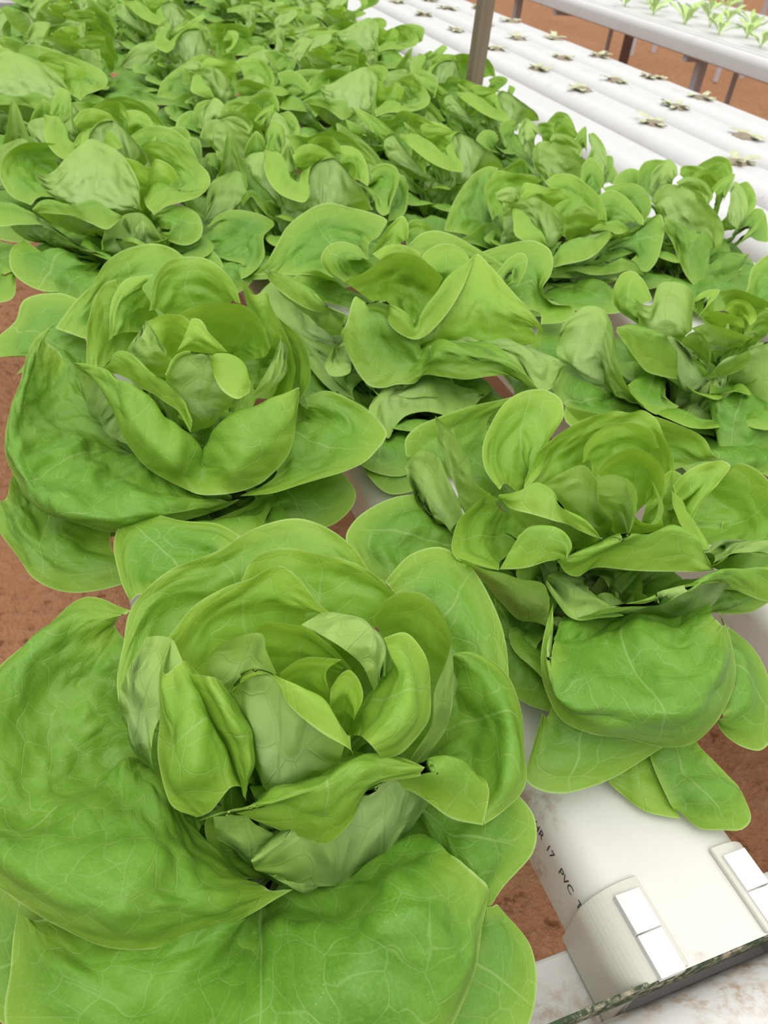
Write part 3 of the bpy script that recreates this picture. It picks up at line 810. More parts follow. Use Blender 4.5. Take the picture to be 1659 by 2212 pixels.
  (0.25,0.08,3,[[(-14,1,8),(-4,7,8),(5,13,8)],[(-65,66,50),(-43,64,50),(-22,68,50)],[(-102,69,85),(-82,51,80),(-53,30,80),(-24,15,80),(-1,13,80)],[(-118,96,108),(-107,80,105),(-94,88,108),(-79,102,118),(-62,118,127),(-44,131,134),(-28,114,134),(-12,87,130),(-4,55,123),(1,20,113),(-3,-18,95)]]),
  (0.8,0.1,1,[[(-6,12,8),(-8,2,8),(-10,-9,8)],[(-101,29,30),(-88,17,30),(-72,9,30)],[(-147,40,50),(-118,14,50),(-91,-4,45)],[(-171,62,85),(-160,48,85),(-141,31,85),(-123,13,82),(-109,-12,78),(-89,-31,68),(-68,-45,58),(-53,-49,52)],[(-174,17,72),(-163,11,70),(-138,8,72),(-113,-3,74),(-89,-28,66),(-68,-42,56),(-53,-45,50)]]),
  (0.6,0.1,1,[[(-13,-5,8),(-7,4,8),(-1,14,8)],[(-58,33,40),(-48,32,40),(-37,30,40)],[(-109,41,65),(-77,17,60),(-48,2,60)],[(-123,4,90),(-113,8,96),(-93,3,100),(-75,-7,100),(-55,-1,100),(-37,-13,96),(-27,-25,90)],[(-122,4,87),(-103,-3,88),(-81,-11,87),(-63,-22,82),(-45,-29,76),(-26,-22,88)]]),
  (1,0.1,0,[[(-9,10,8),(-8,-1,8),(-7,-12,8)],[(-88,6,30),(-77,-7,30),(-71,-28,30)],[(-111,-28,45),(-101,-26,48),(-78,-48,45)],[(-140,16,50),(-155,4,45),(-158,-34,35),(-144,-61,29),(-121,-79,26),(-100,-77,27),(-76,-53,30),(-56,-25,33)]]),
  (0.55,0.1,0,[[(-10,10,8),(1,8,8),(12,6,8)],[(12,147,70),(24,147,70),(29,132,70),(20,105,70)],[(32,166,105),(55,136,100),(66,78,100),(53,22,103),(33,31,107),(5,0,95)],[(18,155,115),(35,159,123),(54,146,125),(71,113,122),(86,85,116),(94,65,110),(93,46,103),(73,17,98),(51,5,95),(29,-3,92),(12,-17,87)]]),
  (0.8,0.1,0,[[(-10,10,8),(1,8,8),(12,6,8)],[(15,178,60),(29,177,60),(36,162,60)],[(17,212,85),(50,242,88),(80,186,85)],[(-3,192,100),(17,235,110),(46,264,115),(68,269,115),(86,240,112),(94,186,107),(96,134,98)]]),
  (0.5,0.1,0,[[(-12,7,8),(-1,8,8),(10,9,8)],[(-31,172,70),(-22,171,70),(-13,171,70)],[(-52,184,105),(-33,207,105),(-14,167,105)],[(-65,172,115),(-48,207,123),(-29,219,125),(-12,207,123),(-1,163,115)]]),
  (0.15,0.05,0,[[(-10,9,8),(1,8,8),(12,7,8)],[(3,82,60),(10,82,60),(16,81,60)],[(-2,42,100),(15,43,95),(35,54,95)],[(-7,83,125),(7,58,127),(17,40,125),(29,64,128),(39,60,126),(47,46,123),(49,21,118)]]),
  (0.85,0.1,0,[[(-12,6,8),(-1,8,8),(10,9,8)],[(-12,38,45),(-4,37,45),(2,31,45)],[(14,-12,80),(35,-14,80),(27,-35,75)],[(10,-14,87),(28,-5,90),(50,11,88),(66,7,80),(70,-14,70),(62,-35,62),(43,-49,60),(25,-39,63),(13,-26,68)]]),
  (0.8,0.1,3,[[(-12,6,8),(-7,-4,8),(-2,-13,8)],[(-34,-12,30),(-24,-13,30),(-11,-10,30)],[(-52,-25,45),(-36,-22,43),(-11,-20,43),(10,-16,45)],[(-52,-47,60),(-50,-35,70),(-38,-19,78),(-17,-3,85),(-3,-2,85),(6,-14,82),(13,-31,73),(22,-44,63)]]),
  (1,0.1,1,[[(8,11,8),(8,0,8),(8,-11,8)],[(36,18,30),(44,0,30),(47,-23,30)],[(87,13,55),(107,1,38),(96,-49,36)],[(102,29,62),(136,8,50),(111,-72,40)],[(78,6,60),(101,33,68),(121,43,70),(144,39,68),(163,31,62),(171,21,56),(151,-5,50),(141,-48,42),(123,-77,37),(101,-91,32),(84,-66,30),(72,-26,30)]]),
  (1,0.1,0,[[(-7,12,8),(-8,1,8),(-9,-10,8)],[(-121,37,30),(-112,9,30),(-107,-8,30)],[(-169,46,40),(-181,-5,35),(-165,-36,30)],[(-209,108,40),(-220,23,30),(-187,-85,20),(-162,-80,20),(-154,-22,28)]]),
  (1,0.1,0,[[(14,0,8),(5,-6,8),(-4,-13,8)],[(10,-7,30),(17,-19,30),(22,-41,30)],[(26,-23,40),(45,-36,40),(56,-58,35)],[(27,-8,50),(43,-25,50),(66,-20,50),(82,-37,43),(85,-62,35),(60,-93,30)]]),
 ]},
 (1, 0): {"base": (26.3, -59.6), "leaves": [
  (0.95,0.15,1,[[(-9,-10,8),(2,-8,8),(13,-5,8)],[(-37,-27,60),(-13,-33,50),(19,-37,55),(65,-43,60)],[(-69,-61,85),(-39,-61,68),(-18,-78,80),(46,-71,80)],[(-84,-74,92),(-93,-106,92),(-66,-119,87),(-35,-132,87),(6,-119,87),(53,-76,78)],[(-62,-39,95),(-74,-54,90),(-85,-72,83),(-87,-85,75),(-85,-105,68),(-73,-116,65),(-52,-122,60),(-28,-132,55),(-9,-135,55),(10,-130,58),(34,-116,60),(49,-102,63),(58,-82,68),(65,-59,72)]]),
  (0.75,0.12,3,[[(-12,-6,8),(-7,4,8),(-2,14,8)],[(-39,20,40),(-27,11,40),(-9,11,40)],[(-77,2,70),(-66,-18,62),(-52,-32,60)],[(-108,7,100),(-96,-10,103),(-78,-25,105),(-66,-34,105),(-64,-40,100)]]),
  (0.7,0.12,1,[[(6,-12,8),(8,-1,8),(10,10,8)],[(3,-3,40),(36,-7,35),(79,-9,40)],[(-35,-35,65),(-6,-41,60),(24,-43,60),(49,-48,60),(72,-44,65),(94,-41,75)],[(-24,-51,90),(-1,-58,98),(27,-59,103),(49,-56,105),(72,-55,106),(95,-60,105)],[(-24,-50,89),(0,-58,97),(27,-59,102),(54,-58,100),(75,-63,88),(94,-71,83),(119,-69,83)]]),
  (0.5,0.12,0,[[(7,12,8),(8,1,8),(9,-10,8)],[(82,6,60),(102,7,60),(120,8,60)],[(77,-26,90),(112,-16,88),(139,-20,88)],[(52,-48,103),(65,-46,110),(83,-49,113),(100,-56,113)]]),
  (1,0.12,0,[[(7,-12,8),(8,-1,8),(9,10,8)],[(92,-11,35),(116,-11,35),(144,-7,35)],[(78,-41,50),(103,-40,50),(134,-37,50)],[(81,-41,45),(99,-44,42),(117,-46,40),(140,-42,40),(170,-31,40)]]),
  (1,0.15,0,[[(-13,-2,8),(-4,-7,8),(6,-12,8)],[(-44,-50,30),(-35,-68,30),(-23,-82,30)],[(-82,-90,50),(-68,-105,52),(-44,-117,50)],[(-82,-83,45),(-96,-100,40),(-107,-117,32),(-102,-123,30),(-89,-128,28),(-71,-130,30),(-52,-129,30),(-31,-125,32),(-14,-123,35)]]),
  (1,0.1,1,[[(-10,-9,8),(1,-8,8),(12,-7,8)],[(-4,-97,20),(5,-101,22),(20,-102,20)],[(-20,-124,25),(-7,-133,30),(19,-128,25)],[(-20,-148,16),(-2,-153,24),(26,-148,18)],[(-16,-153,10),(-8,-166,8),(4,-172,10),(19,-175,9),(27,-171,9),(30,-155,12)]]),
  (0.5,0.1,0,[[(-12,-7,8),(-1,-8,8),(10,-9,8)],[(-22,-95,18),(-12,-98,18),(-1,-101,18)],[(-43,-119,16),(-29,-125,20),(-14,-128,16)],[(-46,-123,10),(-39,-135,7),(-32,-145,6),(-22,-152,6),(-14,-156,6)]]),
  (1,0.15,0,[[(14,1,8),(5,-6,8),(-3,-13,8)],[(64,-49,30),(61,-68,30),(54,-83,30)],[(70,-69,55),(57,-97,55),(29,-119,50)],[(82,-60,50),(85,-78,50),(85,-96,46),(79,-118,40),(70,-134,34),(52,-142,30),(41,-136,30),(32,-126,34),(28,-119,40)]]),
  (1,0.12,0,[[(2,13,8),(-5,6,8),(-13,-2,8)],[(-55,85,40),(-66,66,40),(-70,50,35)],[(-75,101,55),(-103,95,55),(-124,76,50),(-117,52,45)],[(-81,119,60),(-93,123,60),(-114,123,58),(-136,115,55),(-150,101,50),(-150,83,45),(-141,61,42),(-129,44,40)]]),
  (1,0.12,0,[[(-8,11,8),(-8,0,8),(-8,-11,8)],[(-37,18,30),(-36,-3,30),(-36,-18,30)],[(-62,7,40),(-61,-18,40),(-55,-32,40)],[(-62,20,40),(-69,1,35),(-66,-20,30),(-60,-33,28),(-50,-32,30)]]),
  (0.5,0.1,3,[[(6,12,8),(-4,7,8),(-13,2,8)],[(-30,71,60),(-31,59,60),(-33,47,60)],[(-64,132,98),(-70,107,92),(-71,82,87),(-71,67,82)],[(-68,141,120),(-68,110,125),(-70,81,125),(-76,57,123),(-71,43,120),(-63,41,115)]]),
  (0.55,0.12,0,[[(6,12,8),(-4,7,8),(-14,2,8)],[(-22,63,65),(-28,52,60),(-35,36,60)],[(-49,58,90),(-67,42,85),(-74,26,83),(-66,17,80)],[(-66,48,115),(-84,41,110),(-97,34,105),(-107,19,100),(-106,11,96),(-94,4,93),(-80,-2,92)]]),
  (0.8,0.12,0,[[(6,12,8),(-4,7,8),(-13,2,8)],[(-41,79,45),(-35,71,45),(-33,58,45)],[(-88,131,70),(-89,111,65),(-88,92,60),(-78,71,60)],[(-89,137,86),(-82,132,95),(-77,122,100),(-74,116,100),(-74,88,95),(-75,61,85)]]),
  (0.85,0.12,0,[[(-11,8,8),(0,8,8),(11,8,8)],[(-20,87,55),(1,102,55),(18,105,55)],[(-65,126,75),(-39,149,80),(-6,165,85)],[(-89,141,86),(-87,149,95),(-75,157,100),(-54,160,105),(-23,169,105),(4,173,105),(20,176,105)]]),
  (0.5,0.12,0,[[(-11,8,8),(0,8,8),(11,8,8)],[(-12,73,65),(-1,77,65),(7,75,65)],[(-33,78,95),(-19,105,100),(-1,118,105),(-1,101,100),(-16,78,95)],[(-55,55,110),(-54,82,110),(-48,100,115),(-34,117,120),(-8,141,125),(11,147,128),(29,145,128),(38,135,125),(34,121,120),(6,95,115),(-11,72,105),(-29,61,100)]]),
  (0.4,0.12,0,[[(-5,13,8),(4,7,8),(14,1,8)],[(-3,65,75),(25,71,80),(52,78,80),(73,73,80),(78,58,80)],[(-13,77,95),(13,90,105),(43,97,110),(75,94,115),(92,76,110),(83,44,105)],[(-9,84,115),(12,91,125),(39,100,130),(65,100,132),(77,94,132),(89,95,132),(94,87,130),(88,64,128),(83,40,120),(73,26,115)]]),
  (0.3,0.12,0,[[(-3,13,8),(5,6,8),(14,-1,8)],[(24,52,90),(49,59,90),(67,51,90)],[(31,69,110),(57,79,113),(85,70,110)],[(9,53,125),(21,69,130),(41,79,133),(65,81,134),(78,71,132),(73,51,130)]]),
  (0.75,0.12,0,[[(-2,13,8),(6,6,8),(13,-2,8)],[(76,106,60),(99,100,60),(117,89,60)],[(75,116,85),(131,103,85),(146,77,85)],[(58,155,103),(75,128,110),(120,116,110),(135,97,110),(148,81,105),(146,63,100),(159,60,95)]]),
  (0.15,0.1,0,[[(-1,14,8),(6,5,8),(13,-4,8)],[(33,37,90),(46,37,90),(52,29,90)],[(23,41,115),(45,49,115),(61,42,115),(54,19,110)],[(5,33,130),(15,38,138),(30,42,140),(43,42,140),(49,31,140),(49,16,137),(44,5,130),(34,-7,125)]]),
  (0.4,0.12,0,[[(4,13,8),(8,3,8),(11,-8,8)],[(71,28,80),(75,27,80),(73,21,80)],[(65,10,110),(78,15,120),(88,16,120),(73,2,115),(60,-6,105)],[(71,24,115),(80,25,125),(97,26,130),(110,25,130),(114,21,128),(100,12,123),(75,-2,118),(56,-16,110)]]),
  (0.65,0.12,0,[[(4,13,8),(8,2,8),(11,-8,8)],[(101,43,50),(100,31,50),(96,19,50)],[(127,47,83),(143,32,80),(151,14,80),(131,-12,80),(113,-13,75)],[(134,38,100),(145,42,110),(156,35,110),(162,15,105),(151,-11,100),(136,-30,95),(117,-36,90)]]),
  (0.05,0.06,3,[[(-3,13,8),(5,6,8),(14,-2,8)],[(19,34,60),(29,31,60),(41,31,60)],[(-11,36,95),(-3,25,93),(7,13,93),(16,12,95)],[(-37,33,128),(-24,33,136),(-10,30,143),(-7,21,140),(-12,2,132),(-4,-7,125)]]),
  (0,0.06,3,[[(0,14,8),(7,5,8),(13,-5,8)],[(20,22,70),(30,20,70),(43,22,70)],[(3,20,110),(13,12,105),(19,-1,100)],[(-7,18,140),(2,15,144),(9,6,145),(9,-6,143),(3,-17,133),(-2,-21,122)]]),
  (0,0.06,0,[[(6,12,8),(8,2,8),(10,-9,8)],[(26,9,80),(38,6,80),(53,8,80)],[(19,9,120),(18,-10,115),(36,-12,115)],[(7,6,142),(2,-18,134),(5,-23,132),(17,-24,130),(21,-21,138),(24,-7,143),(21,0,149)]]),
  (0.25,0.12,1,[[(-10,9,8),(1,8,8),(12,7,8)],[(-13,48,50),(2,38,50),(21,39,50)],[(-36,46,80),(-24,34,80),(-11,19,80),(2,13,80)],[(-60,45,114),(-54,32,125),(-42,33,130),(-35,22,130),(-34,7,128),(-24,-4,125),(-19,-18,120)],[(-59,45,112),(-59,29,115),(-50,18,117),(-39,7,118),(-32,2,118),(-27,-6,118),(-18,-17,118)]]),
  (0.35,0.1,1,[[(-13,3,8),(-3,7,8),(7,12,8)],[(-22,33,55),(-14,25,55),(1,27,55)],[(-53,16,90),(-40,13,90),(-28,1,90)],[(-65,6,112),(-57,6,120),(-48,2,120),(-41,-6,118),(-39,-14,113),(-42,-18,108)],[(-80,-3,93),(-66,-8,95),(-54,-11,100),(-44,-13,103),(-42,-17,106)]]),
  (0.35,0.12,1,[[(6,12,8),(8,2,8),(10,-9,8)],[(0,15,50),(19,10,50),(50,5,50),(77,0,50)],[(-14,4,73),(5,-1,73),(36,-3,73),(71,-16,76)],[(-45,-13,103),(-26,-17,113),(-6,-20,120),(15,-23,123),(33,-26,123),(45,-34,120),(47,-45,115),(46,-55,110)],[(-43,-12,100),(-37,-17,92),(-29,-21,90),(-18,-22,95),(3,-28,95),(24,-38,98),(41,-48,103),(47,-54,109)]]),
  (0.7,0.1,0,[[(-6,12,8),(4,7,8),(13,2,8)],[(4,25,40),(10,20,40),(16,16,40)],[(-38,-1,75),(-24,-15,70),(-13,-23,70)],[(-48,-14,83),(-45,-30,76),(-36,-40,70),(-23,-45,73),(-7,-49,76)]]),
  (0.3,0.06,0,[[(5,13,8),(8,2,8),(10,-9,8)],[(46,16,80),(56,13,80),(68,10,80)],[(44,16,100),(63,23,100),(76,18,97)],[(48,23,113),(64,32,116),(81,39,116),(89,34,112),(80,13,105)]]),
  (0.8,0.1,0,[[(6,12,8),(8,1,8),(9,-10,8)],[(102,23,40),(109,15,40),(111,8,40)],[(124,10,55),(138,-6,55),(115,-18,52)],[(134,21,70),(180,9,70),(170,-26,68),(140,-46,60),(98,-29,54)]]),
  (0.15,0.06,3,[[(4,13,8),(8,2,8),(11,-8,8)],[(67,28,65),(75,26,65),(80,19,65)],[(71,5,108),(76,-9,100),(73,-23,95)],[(44,1,133),(37,-16,128),(42,-26,120),(53,-37,110)]]),
 ]},
 (1, 1): {"base": (24.5, -28.2), "leaves": [
  (0.9,0.12,0,[[(-10,9,8),(1,8,8),(12,7,8)],[(13,198,60),(22,196,65),(31,195,70)],[(-67,209,70),(-42,239,80),(-16,260,90),(9,270,95),(29,254,100),(36,216,100)],[(-103,214,70),(-90,216,80),(-75,233,90),(-46,278,100),(-19,295,110),(0,303,115),(14,298,118),(31,287,116),(50,274,115),(65,242,115),(51,219,110)]]),
  (0.7,0.08,0,[[(-10,9,8),(1,8,8),(12,7,8)],[(15,152,80),(21,156,85),(24,160,90)],[(-14,126,100),(-22,126,118),(-7,125,120)],[(-26,124,95),(-37,145,98),(-39,166,105),(-26,183,112),(-12,185,115),(1,167,117),(5,136,115)]]),
  (0.7,0.1,1,[[(-11,8,8),(0,8,8),(11,8,8)],[(-18,130,45),(0,127,45),(12,135,45)],[(-85,141,73),(-64,110,70),(-57,82,65),(-43,71,65)],[(-101,172,95),(-86,139,100),(-73,105,100),(-67,75,98),(-49,51,95)],[(-100,175,90),(-99,156,88),(-88,114,86),(-74,87,85),(-59,67,88),(-48,54,92)]]),
  (0.7,0.08,0,[[(-13,5,8),(-2,8,8),(9,11,8)],[(-25,83,45),(-19,73,45),(-15,64,45)],[(-62,29,75),(-64,19,65),(-55,9,65)],[(-57,28,88),(-76,15,73),(-81,10,65),(-78,1,58),(-59,1,58),(-53,13,65)]]),
  (0.65,0.1,1,[[(-5,13,8),(5,7,8),(14,0,8)],[(-7,81,40),(9,60,40),(34,55,40),(60,45,45),(86,27,50)],[(-44,43,115),(-33,24,110),(-20,2,100),(-2,-9,90),(6,-17,82),(9,-23,90),(18,-34,98),(37,-51,100),(59,-70,100),(79,-86,95),(87,-101,85)],[(-56,25,100),(-45,9,90),(-24,-4,78),(-7,-17,70),(3,-28,75),(10,-45,90),(34,-60,92),(61,-70,90),(87,-101,84)],[(-62,25,90),(-58,8,75),(-52,-6,62),(-44,-20,55),(-33,-24,54),(-18,-27,58),(-3,-31,60),(3,-34,70),(15,-53,78),(35,-62,78),(54,-69,83),(72,-78,86),(88,-101,83)]]),
  (0.3,0.08,1,[[(-6,12,8),(4,7,8),(14,2,8)],[(15,67,50),(33,54,50),(54,60,50)],[(-15,39,85),(11,10,80),(36,13,85)],[(-40,21,120),(-27,15,125),(-20,3,125),(-8,-5,118),(1,-8,105),(9,0,115),(21,7,125),(47,31,133),(97,72,140)],[(-39,23,118),(-21,18,115),(-24,-1,110),(-16,-9,103),(-1,-15,98),(11,-13,100),(28,-6,110),(57,20,123),(96,70,139)]]),
  (0.2,0.1,0,[[(-7,11,8),(3,7,8),(13,3,8)],[(13,93,70),(42,108,70),(57,85,70)],[(-16,92,95),(17,111,100),(45,112,100),(67,90,95)],[(-40,83,115),(-25,86,120),(-4,97,127),(15,108,130),(31,109,132),(43,98,132),(50,77,130),(54,52,128)]]),
  (0.2,0.1,1,[[(-1,14,8),(6,5,8),(13,-3,8)],[(56,64,50),(63,49,50),(77,46,50)],[(36,16,80),(64,9,80),(89,-3,80),(110,-9,80),(130,-21,85)],[(51,21,110),(72,18,110),(97,0,108),(125,-15,100)],[(83,58,130),(98,73,140),(106,53,135),(112,16,127),(121,-9,117),(130,-22,105),(137,-20,95)]]),
  (0.7,0.1,0,[[(1,14,8),(7,4,8),(13,-5,8)],[(49,47,45),(73,47,45),(92,39,50)],[(33,9,75),(58,8,83),(81,-10,85),(108,-19,85),(132,-27,80),(159,-35,65)],[(39,11,70),(60,-11,73),(88,-27,72),(113,-43,65),(117,-56,56),(129,-60,53),(148,-49,55),(160,-35,63)]]),
  (1,0.1,0,[[(4,13,8),(8,3,8),(11,-8,8)],[(-4,12,30),(25,11,30),(56,4,30)],[(-52,-40,45),(-29,-31,52),(-3,-28,55),(26,-30,55),(52,-36,53),(67,-44,48)],[(-46,-61,30),(-41,-69,27),(-33,-60,30),(-19,-53,38),(-2,-55,42),(12,-62,42),(26,-65,40),(48,-59,42),(67,-45,47)]]),
  (0.85,0.1,0,[[(-2,13,8),(6,5,8),(13,-3,8)],[(120,127,55),(133,125,50),(128,105,50)],[(161,142,80),(204,147,80),(213,123,70),(201,93,60)],[(158,170,100),(196,178,105),(238,185,105),(252,174,100),(246,149,93),(227,122,87),(210,104,80),(216,90,70),(242,86,65),(245,80,60),(222,67,58),(193,67,58)]]),
  (0.8,0.06,0,[[(-1,14,8),(6,5,8),(13,-3,8)],[(124,115,70),(127,104,70),(127,94,70)],[(149,98,95),(165,106,100),(162,94,96)],[(147,107,103),(172,129,110),(193,137,112),(193,124,110),(178,100,104),(160,81,97)]]),
  (0.7,0.1,0,[[(-5,13,8),(4,7,8),(14,1,8)],[(88,175,60),(108,173,60),(121,159,60)],[(86,174,95),(115,170,95),(139,144,95)],[(70,187,105),(93,203,113),(112,206,115),(128,191,115),(140,164,113),(150,141,110),(163,122,105)]]),
  (0.5,0.1,0,[[(-4,13,8),(5,7,8),(14,0,8)],[(68,124,75),(84,121,75),(93,109,75)],[(67,108,105),(89,116,105),(103,103,105)],[(57,123,115),(70,132,122),(86,138,125),(102,135,125),(110,122,123),(113,109,118)]]),
  (0.4,0.1,0,[[(-8,11,8),(3,8,8),(13,4,8)],[(44,149,70),(55,152,70),(65,151,70)],[(29,169,100),(51,189,105),(62,188,105)],[(15,158,110),(30,176,118),(56,208,123),(76,222,128),(76,207,125),(65,176,120)]]),
  (0.3,0.1,0,[[(-7,11,8),(3,7,8),(13,3,8)],[(44,138,75),(53,136,75),(62,135,75)],[(21,124,110),(43,132,110),(54,114,110)],[(7,134,120),(27,144,125),(44,139,127),(57,121,125)]]),
  (1,0.1,0,[[(-12,7,8),(-1,8,8),(10,9,8)],[(-9,73,30),(-6,55,30),(-1,45,30)],[(-71,91,50),(-57,51,40),(-48,13,35)],[(-100,142,60),(-101,111,52),(-86,69,40),(-72,23,32),(-54,-8,30)]]),
  (1,0.1,0,[[(-11,8,8),(0,8,8),(11,8,8)],[(-2,90,20),(1,71,20),(7,61,20)],[(-38,205,30),(-53,135,26),(-44,76,22)],[(-64,276,36),(-93,236,30),(-96,146,24),(-81,70,20),(-58,16,20)]]),
  (1,0.1,0,[[(1,14,8),(7,4,8),(13,-5,8)],[(84,64,25),(95,62,25),(111,68,25)],[(163,49,35),(151,12,32),(119,-13,30)],[(232,120,42),(249,68,40),(220,17,34),(178,-21,28),(146,-33,24),(103,-36,22)]]),
  (1,0.1,0,[[(-12,-7,8),(-1,-8,8),(10,-9,8)],[(-16,-45,15),(-5,-51,15),(6,-50,15)],[(-51,-73,16),(-34,-93,16),(-12,-88,16)],[(-58,-47,16),(-71,-92,10),(-60,-126,8),(-39,-128,8),(-15,-112,10)]]),
  (0.9,0.1,0,[[(-10,10,8),(1,8,8),(12,6,8)],[(17,175,30),(27,189,30),(38,204,30)],[(-37,184,50),(-18,208,50),(-2,206,55)],[(-66,192,70),(-47,212,70),(-30,203,75),(-16,179,75)]]),
  (0.8,0.1,0,[[(-6,12,8),(4,7,8),(13,2,8)],[(85,199,60),(97,197,60),(110,195,60)],[(93,248,90),(116,252,90),(129,230,90)],[(84,235,100),(105,263,106),(119,265,106),(129,235,103),(137,210,100)]]),
 ]},
 (1, 2): {"base": (25.4, 14.0), "leaves": [
  (0.3,0.08,3,[[(-1,-14,8),(6,-5,8),(13,3,8)],[(-14,-8,50),(4,-10,50),(34,-3,50)],[(-34,-11,90),(-22,-22,80),(11,-20,80),(33,-33,75),(91,-24,70)],[(-32,61,127),(-20,49,128),(-17,15,122),(-17,-18,112),(-10,-21,108),(1,-6,118),(12,-5,125),(29,4,130),(43,7,132),(51,-6,130),(58,-29,120),(69,-48,110),(74,-67,100),(74,-74,90)],[(-33,62,120),(-43,24,113),(-43,-7,105),(-35,-30,98),(-21,-42,94),(-9,-50,94),(0,-43,100),(6,-18,115),(12,-6,123),(28,4,129),(43,6,132),(51,-7,130),(58,-29,120),(68,-49,110),(74,-65,100),(74,-74,90)]]),
  (0.6,0.1,3,[[(-12,7,8),(-1,8,8),(10,9,8)],[(-10,42,50),(-5,42,50),(-1,41,50)],[(-43,63,80),(-34,24,75),(-22,6,70)],[(-58,75,108),(-51,80,115),(-40,81,118),(-28,81,118),(-29,69,113)]]),
  (0.6,0.06,3,[[(-13,3,8),(-3,7,8),(7,12,8)],[(-34,62,40),(-26,62,40),(-19,61,40)],[(-81,151,60),(-62,150,60),(-53,118,55)],[(-89,115,75),(-76,138,95),(-62,176,113),(-56,182,118),(-53,153,112),(-54,113,102),(-54,88,90),(-56,68,75)]]),
  (0.9,0.08,3,[[(-14,0,8),(-5,6,8),(4,13,8)],[(-46,50,30),(-37,49,30),(-30,48,30)],[(-116,40,40),(-92,52,40),(-66,72,45)],[(-126,27,45),(-116,60,65),(-101,90,78),(-81,101,83),(-60,111,85),(-55,98,80),(-56,73,68)]]),
  (0.9,0.06,1,[[(-13,2,8),(-4,7,8),(6,12,8)],[(-22,32,30),(-17,32,30),(-11,31,30)],[(-52,66,45),(-37,47,40),(-18,33,35)],[(-69,47,68),(-60,61,73),(-52,62,74),(-42,50,70),(-32,31,60),(-22,13,50),(-14,4,43)],[(-71,40,60),(-53,57,66),(-44,41,55),(-33,20,46),(-14,7,40)]]),
  (0.9,0.1,0,[[(-10,9,8),(1,8,8),(12,7,8)],[(9,153,50),(17,153,50),(25,152,50)],[(-28,169,80),(-16,177,85),(-6,176,85)],[(-45,149,95),(-31,178,105),(-12,203,113),(-6,183,110),(-6,158,105)]]),
  (0.5,0.08,0,[[(-10,9,8),(1,8,8),(12,7,8)],[(6,114,70),(14,114,70),(18,114,70)],[(-11,125,100),(2,145,103),(5,124,100)],[(-15,140,110),(0,183,120),(17,211,128),(24,199,126),(17,149,120),(5,110,113)]]),
  (0.1,0.05,3,[[(-10,9,8),(1,8,8),(12,7,8)],[(0,60,80),(5,60,80),(11,60,80)],[(-10,54,105),(-2,47,100),(4,43,103)],[(-18,50,120),(-6,70,126),(8,92,132),(2,50,125),(-1,15,115)]]),
  (0.25,0.08,0,[[(-7,12,8),(3,7,8),(13,3,8)],[(29,81,80),(38,81,80),(48,80,80)],[(1,32,115),(31,59,110),(49,37,118)],[(1,44,125),(17,65,130),(33,69,132),(46,49,132),(52,13,130)]]),
  (0.75,0.1,0,[[(-7,12,8),(3,7,8),(13,3,8)],[(47,144,60),(71,155,60),(88,141,60)],[(35,162,98),(75,175,100),(111,167,100),(130,122,90)],[(26,182,113),(42,176,115),(55,156,118),(76,165,122),(104,169,122),(122,155,118),(134,131,110),(141,107,100),(143,93,93)]]),
  (0.4,0.08,0,[[(-5,13,8),(4,7,8),(14,1,8)],[(58,111,70),(68,111,70),(78,110,70)],[(55,120,110),(76,132,110),(80,94,110)],[(40,112,123),(58,121,128),(77,122,128),(84,98,124),(80,69,117)]]),
  (0.3,0.08,0,[[(-3,13,8),(5,6,8),(14,-1,8)],[(77,106,60),(85,105,60),(89,93,60)],[(82,80,105),(98,79,105),(92,30,95)],[(87,110,118),(101,104,120),(111,90,118),(114,67,112),(110,38,103),(100,8,93)]]),
  (0.7,0.08,0,[[(-1,14,8),(6,5,8),(13,-4,8)],[(92,88,50),(97,77,50),(97,65,50)],[(131,75,80),(149,80,82),(141,44,75),(123,16,70),(115,25,80)],[(128,79,90),(142,91,96),(158,91,98),(169,82,96),(168,62,91),(152,27,82),(133,-2,72),(121,-23,66),(112,-27,65),(108,-14,68),(110,9,78),(90,22,93)]]),
  (0.9,0.08,0,[[(1,14,8),(7,4,8),(13,-5,8)],[(99,75,35),(102,64,35),(102,53,35)],[(172,90,63),(167,62,53),(144,34,48)],[(177,109,80),(190,96,78),(188,73,72),(177,41,60),(162,16,50),(133,4,44)]]),
 ]},
 (2, 0): {"base": (55.3, -36.2), "leaves": [
  (0.6,0.1,3,[[(-7,12,8),(-8,1,8),(-9,-10,8)],[(-83,25,40),(-87,9,40),(-85,-3,40)],[(-146,60,65),(-136,47,65),(-106,44,63),(-104,32,55),(-102,9,45)],[(-143,68,88),(-121,72,90),(-103,54,85),(-110,24,73),(-100,1,53)],[(-149,60,80),(-141,72,95),(-122,83,102),(-105,89,105),(-93,83,105),(-90,68,102),(-96,49,98),(-108,22,90),(-114,1,80),(-112,-15,70),(-104,-27,60),(-92,-34,53)]]),
  (0.9,0.1,0,[[(5,13,8),(-4,7,8),(-14,1,8)],[(-26,43,40),(-22,36,40),(-19,27,40)],[(-91,1,65),(-71,-3,60),(-62,-18,55)],[(-103,-5,65),(-102,-16,60),(-96,-27,53),(-85,-35,48),(-73,-38,48),(-55,-32,50)]]),
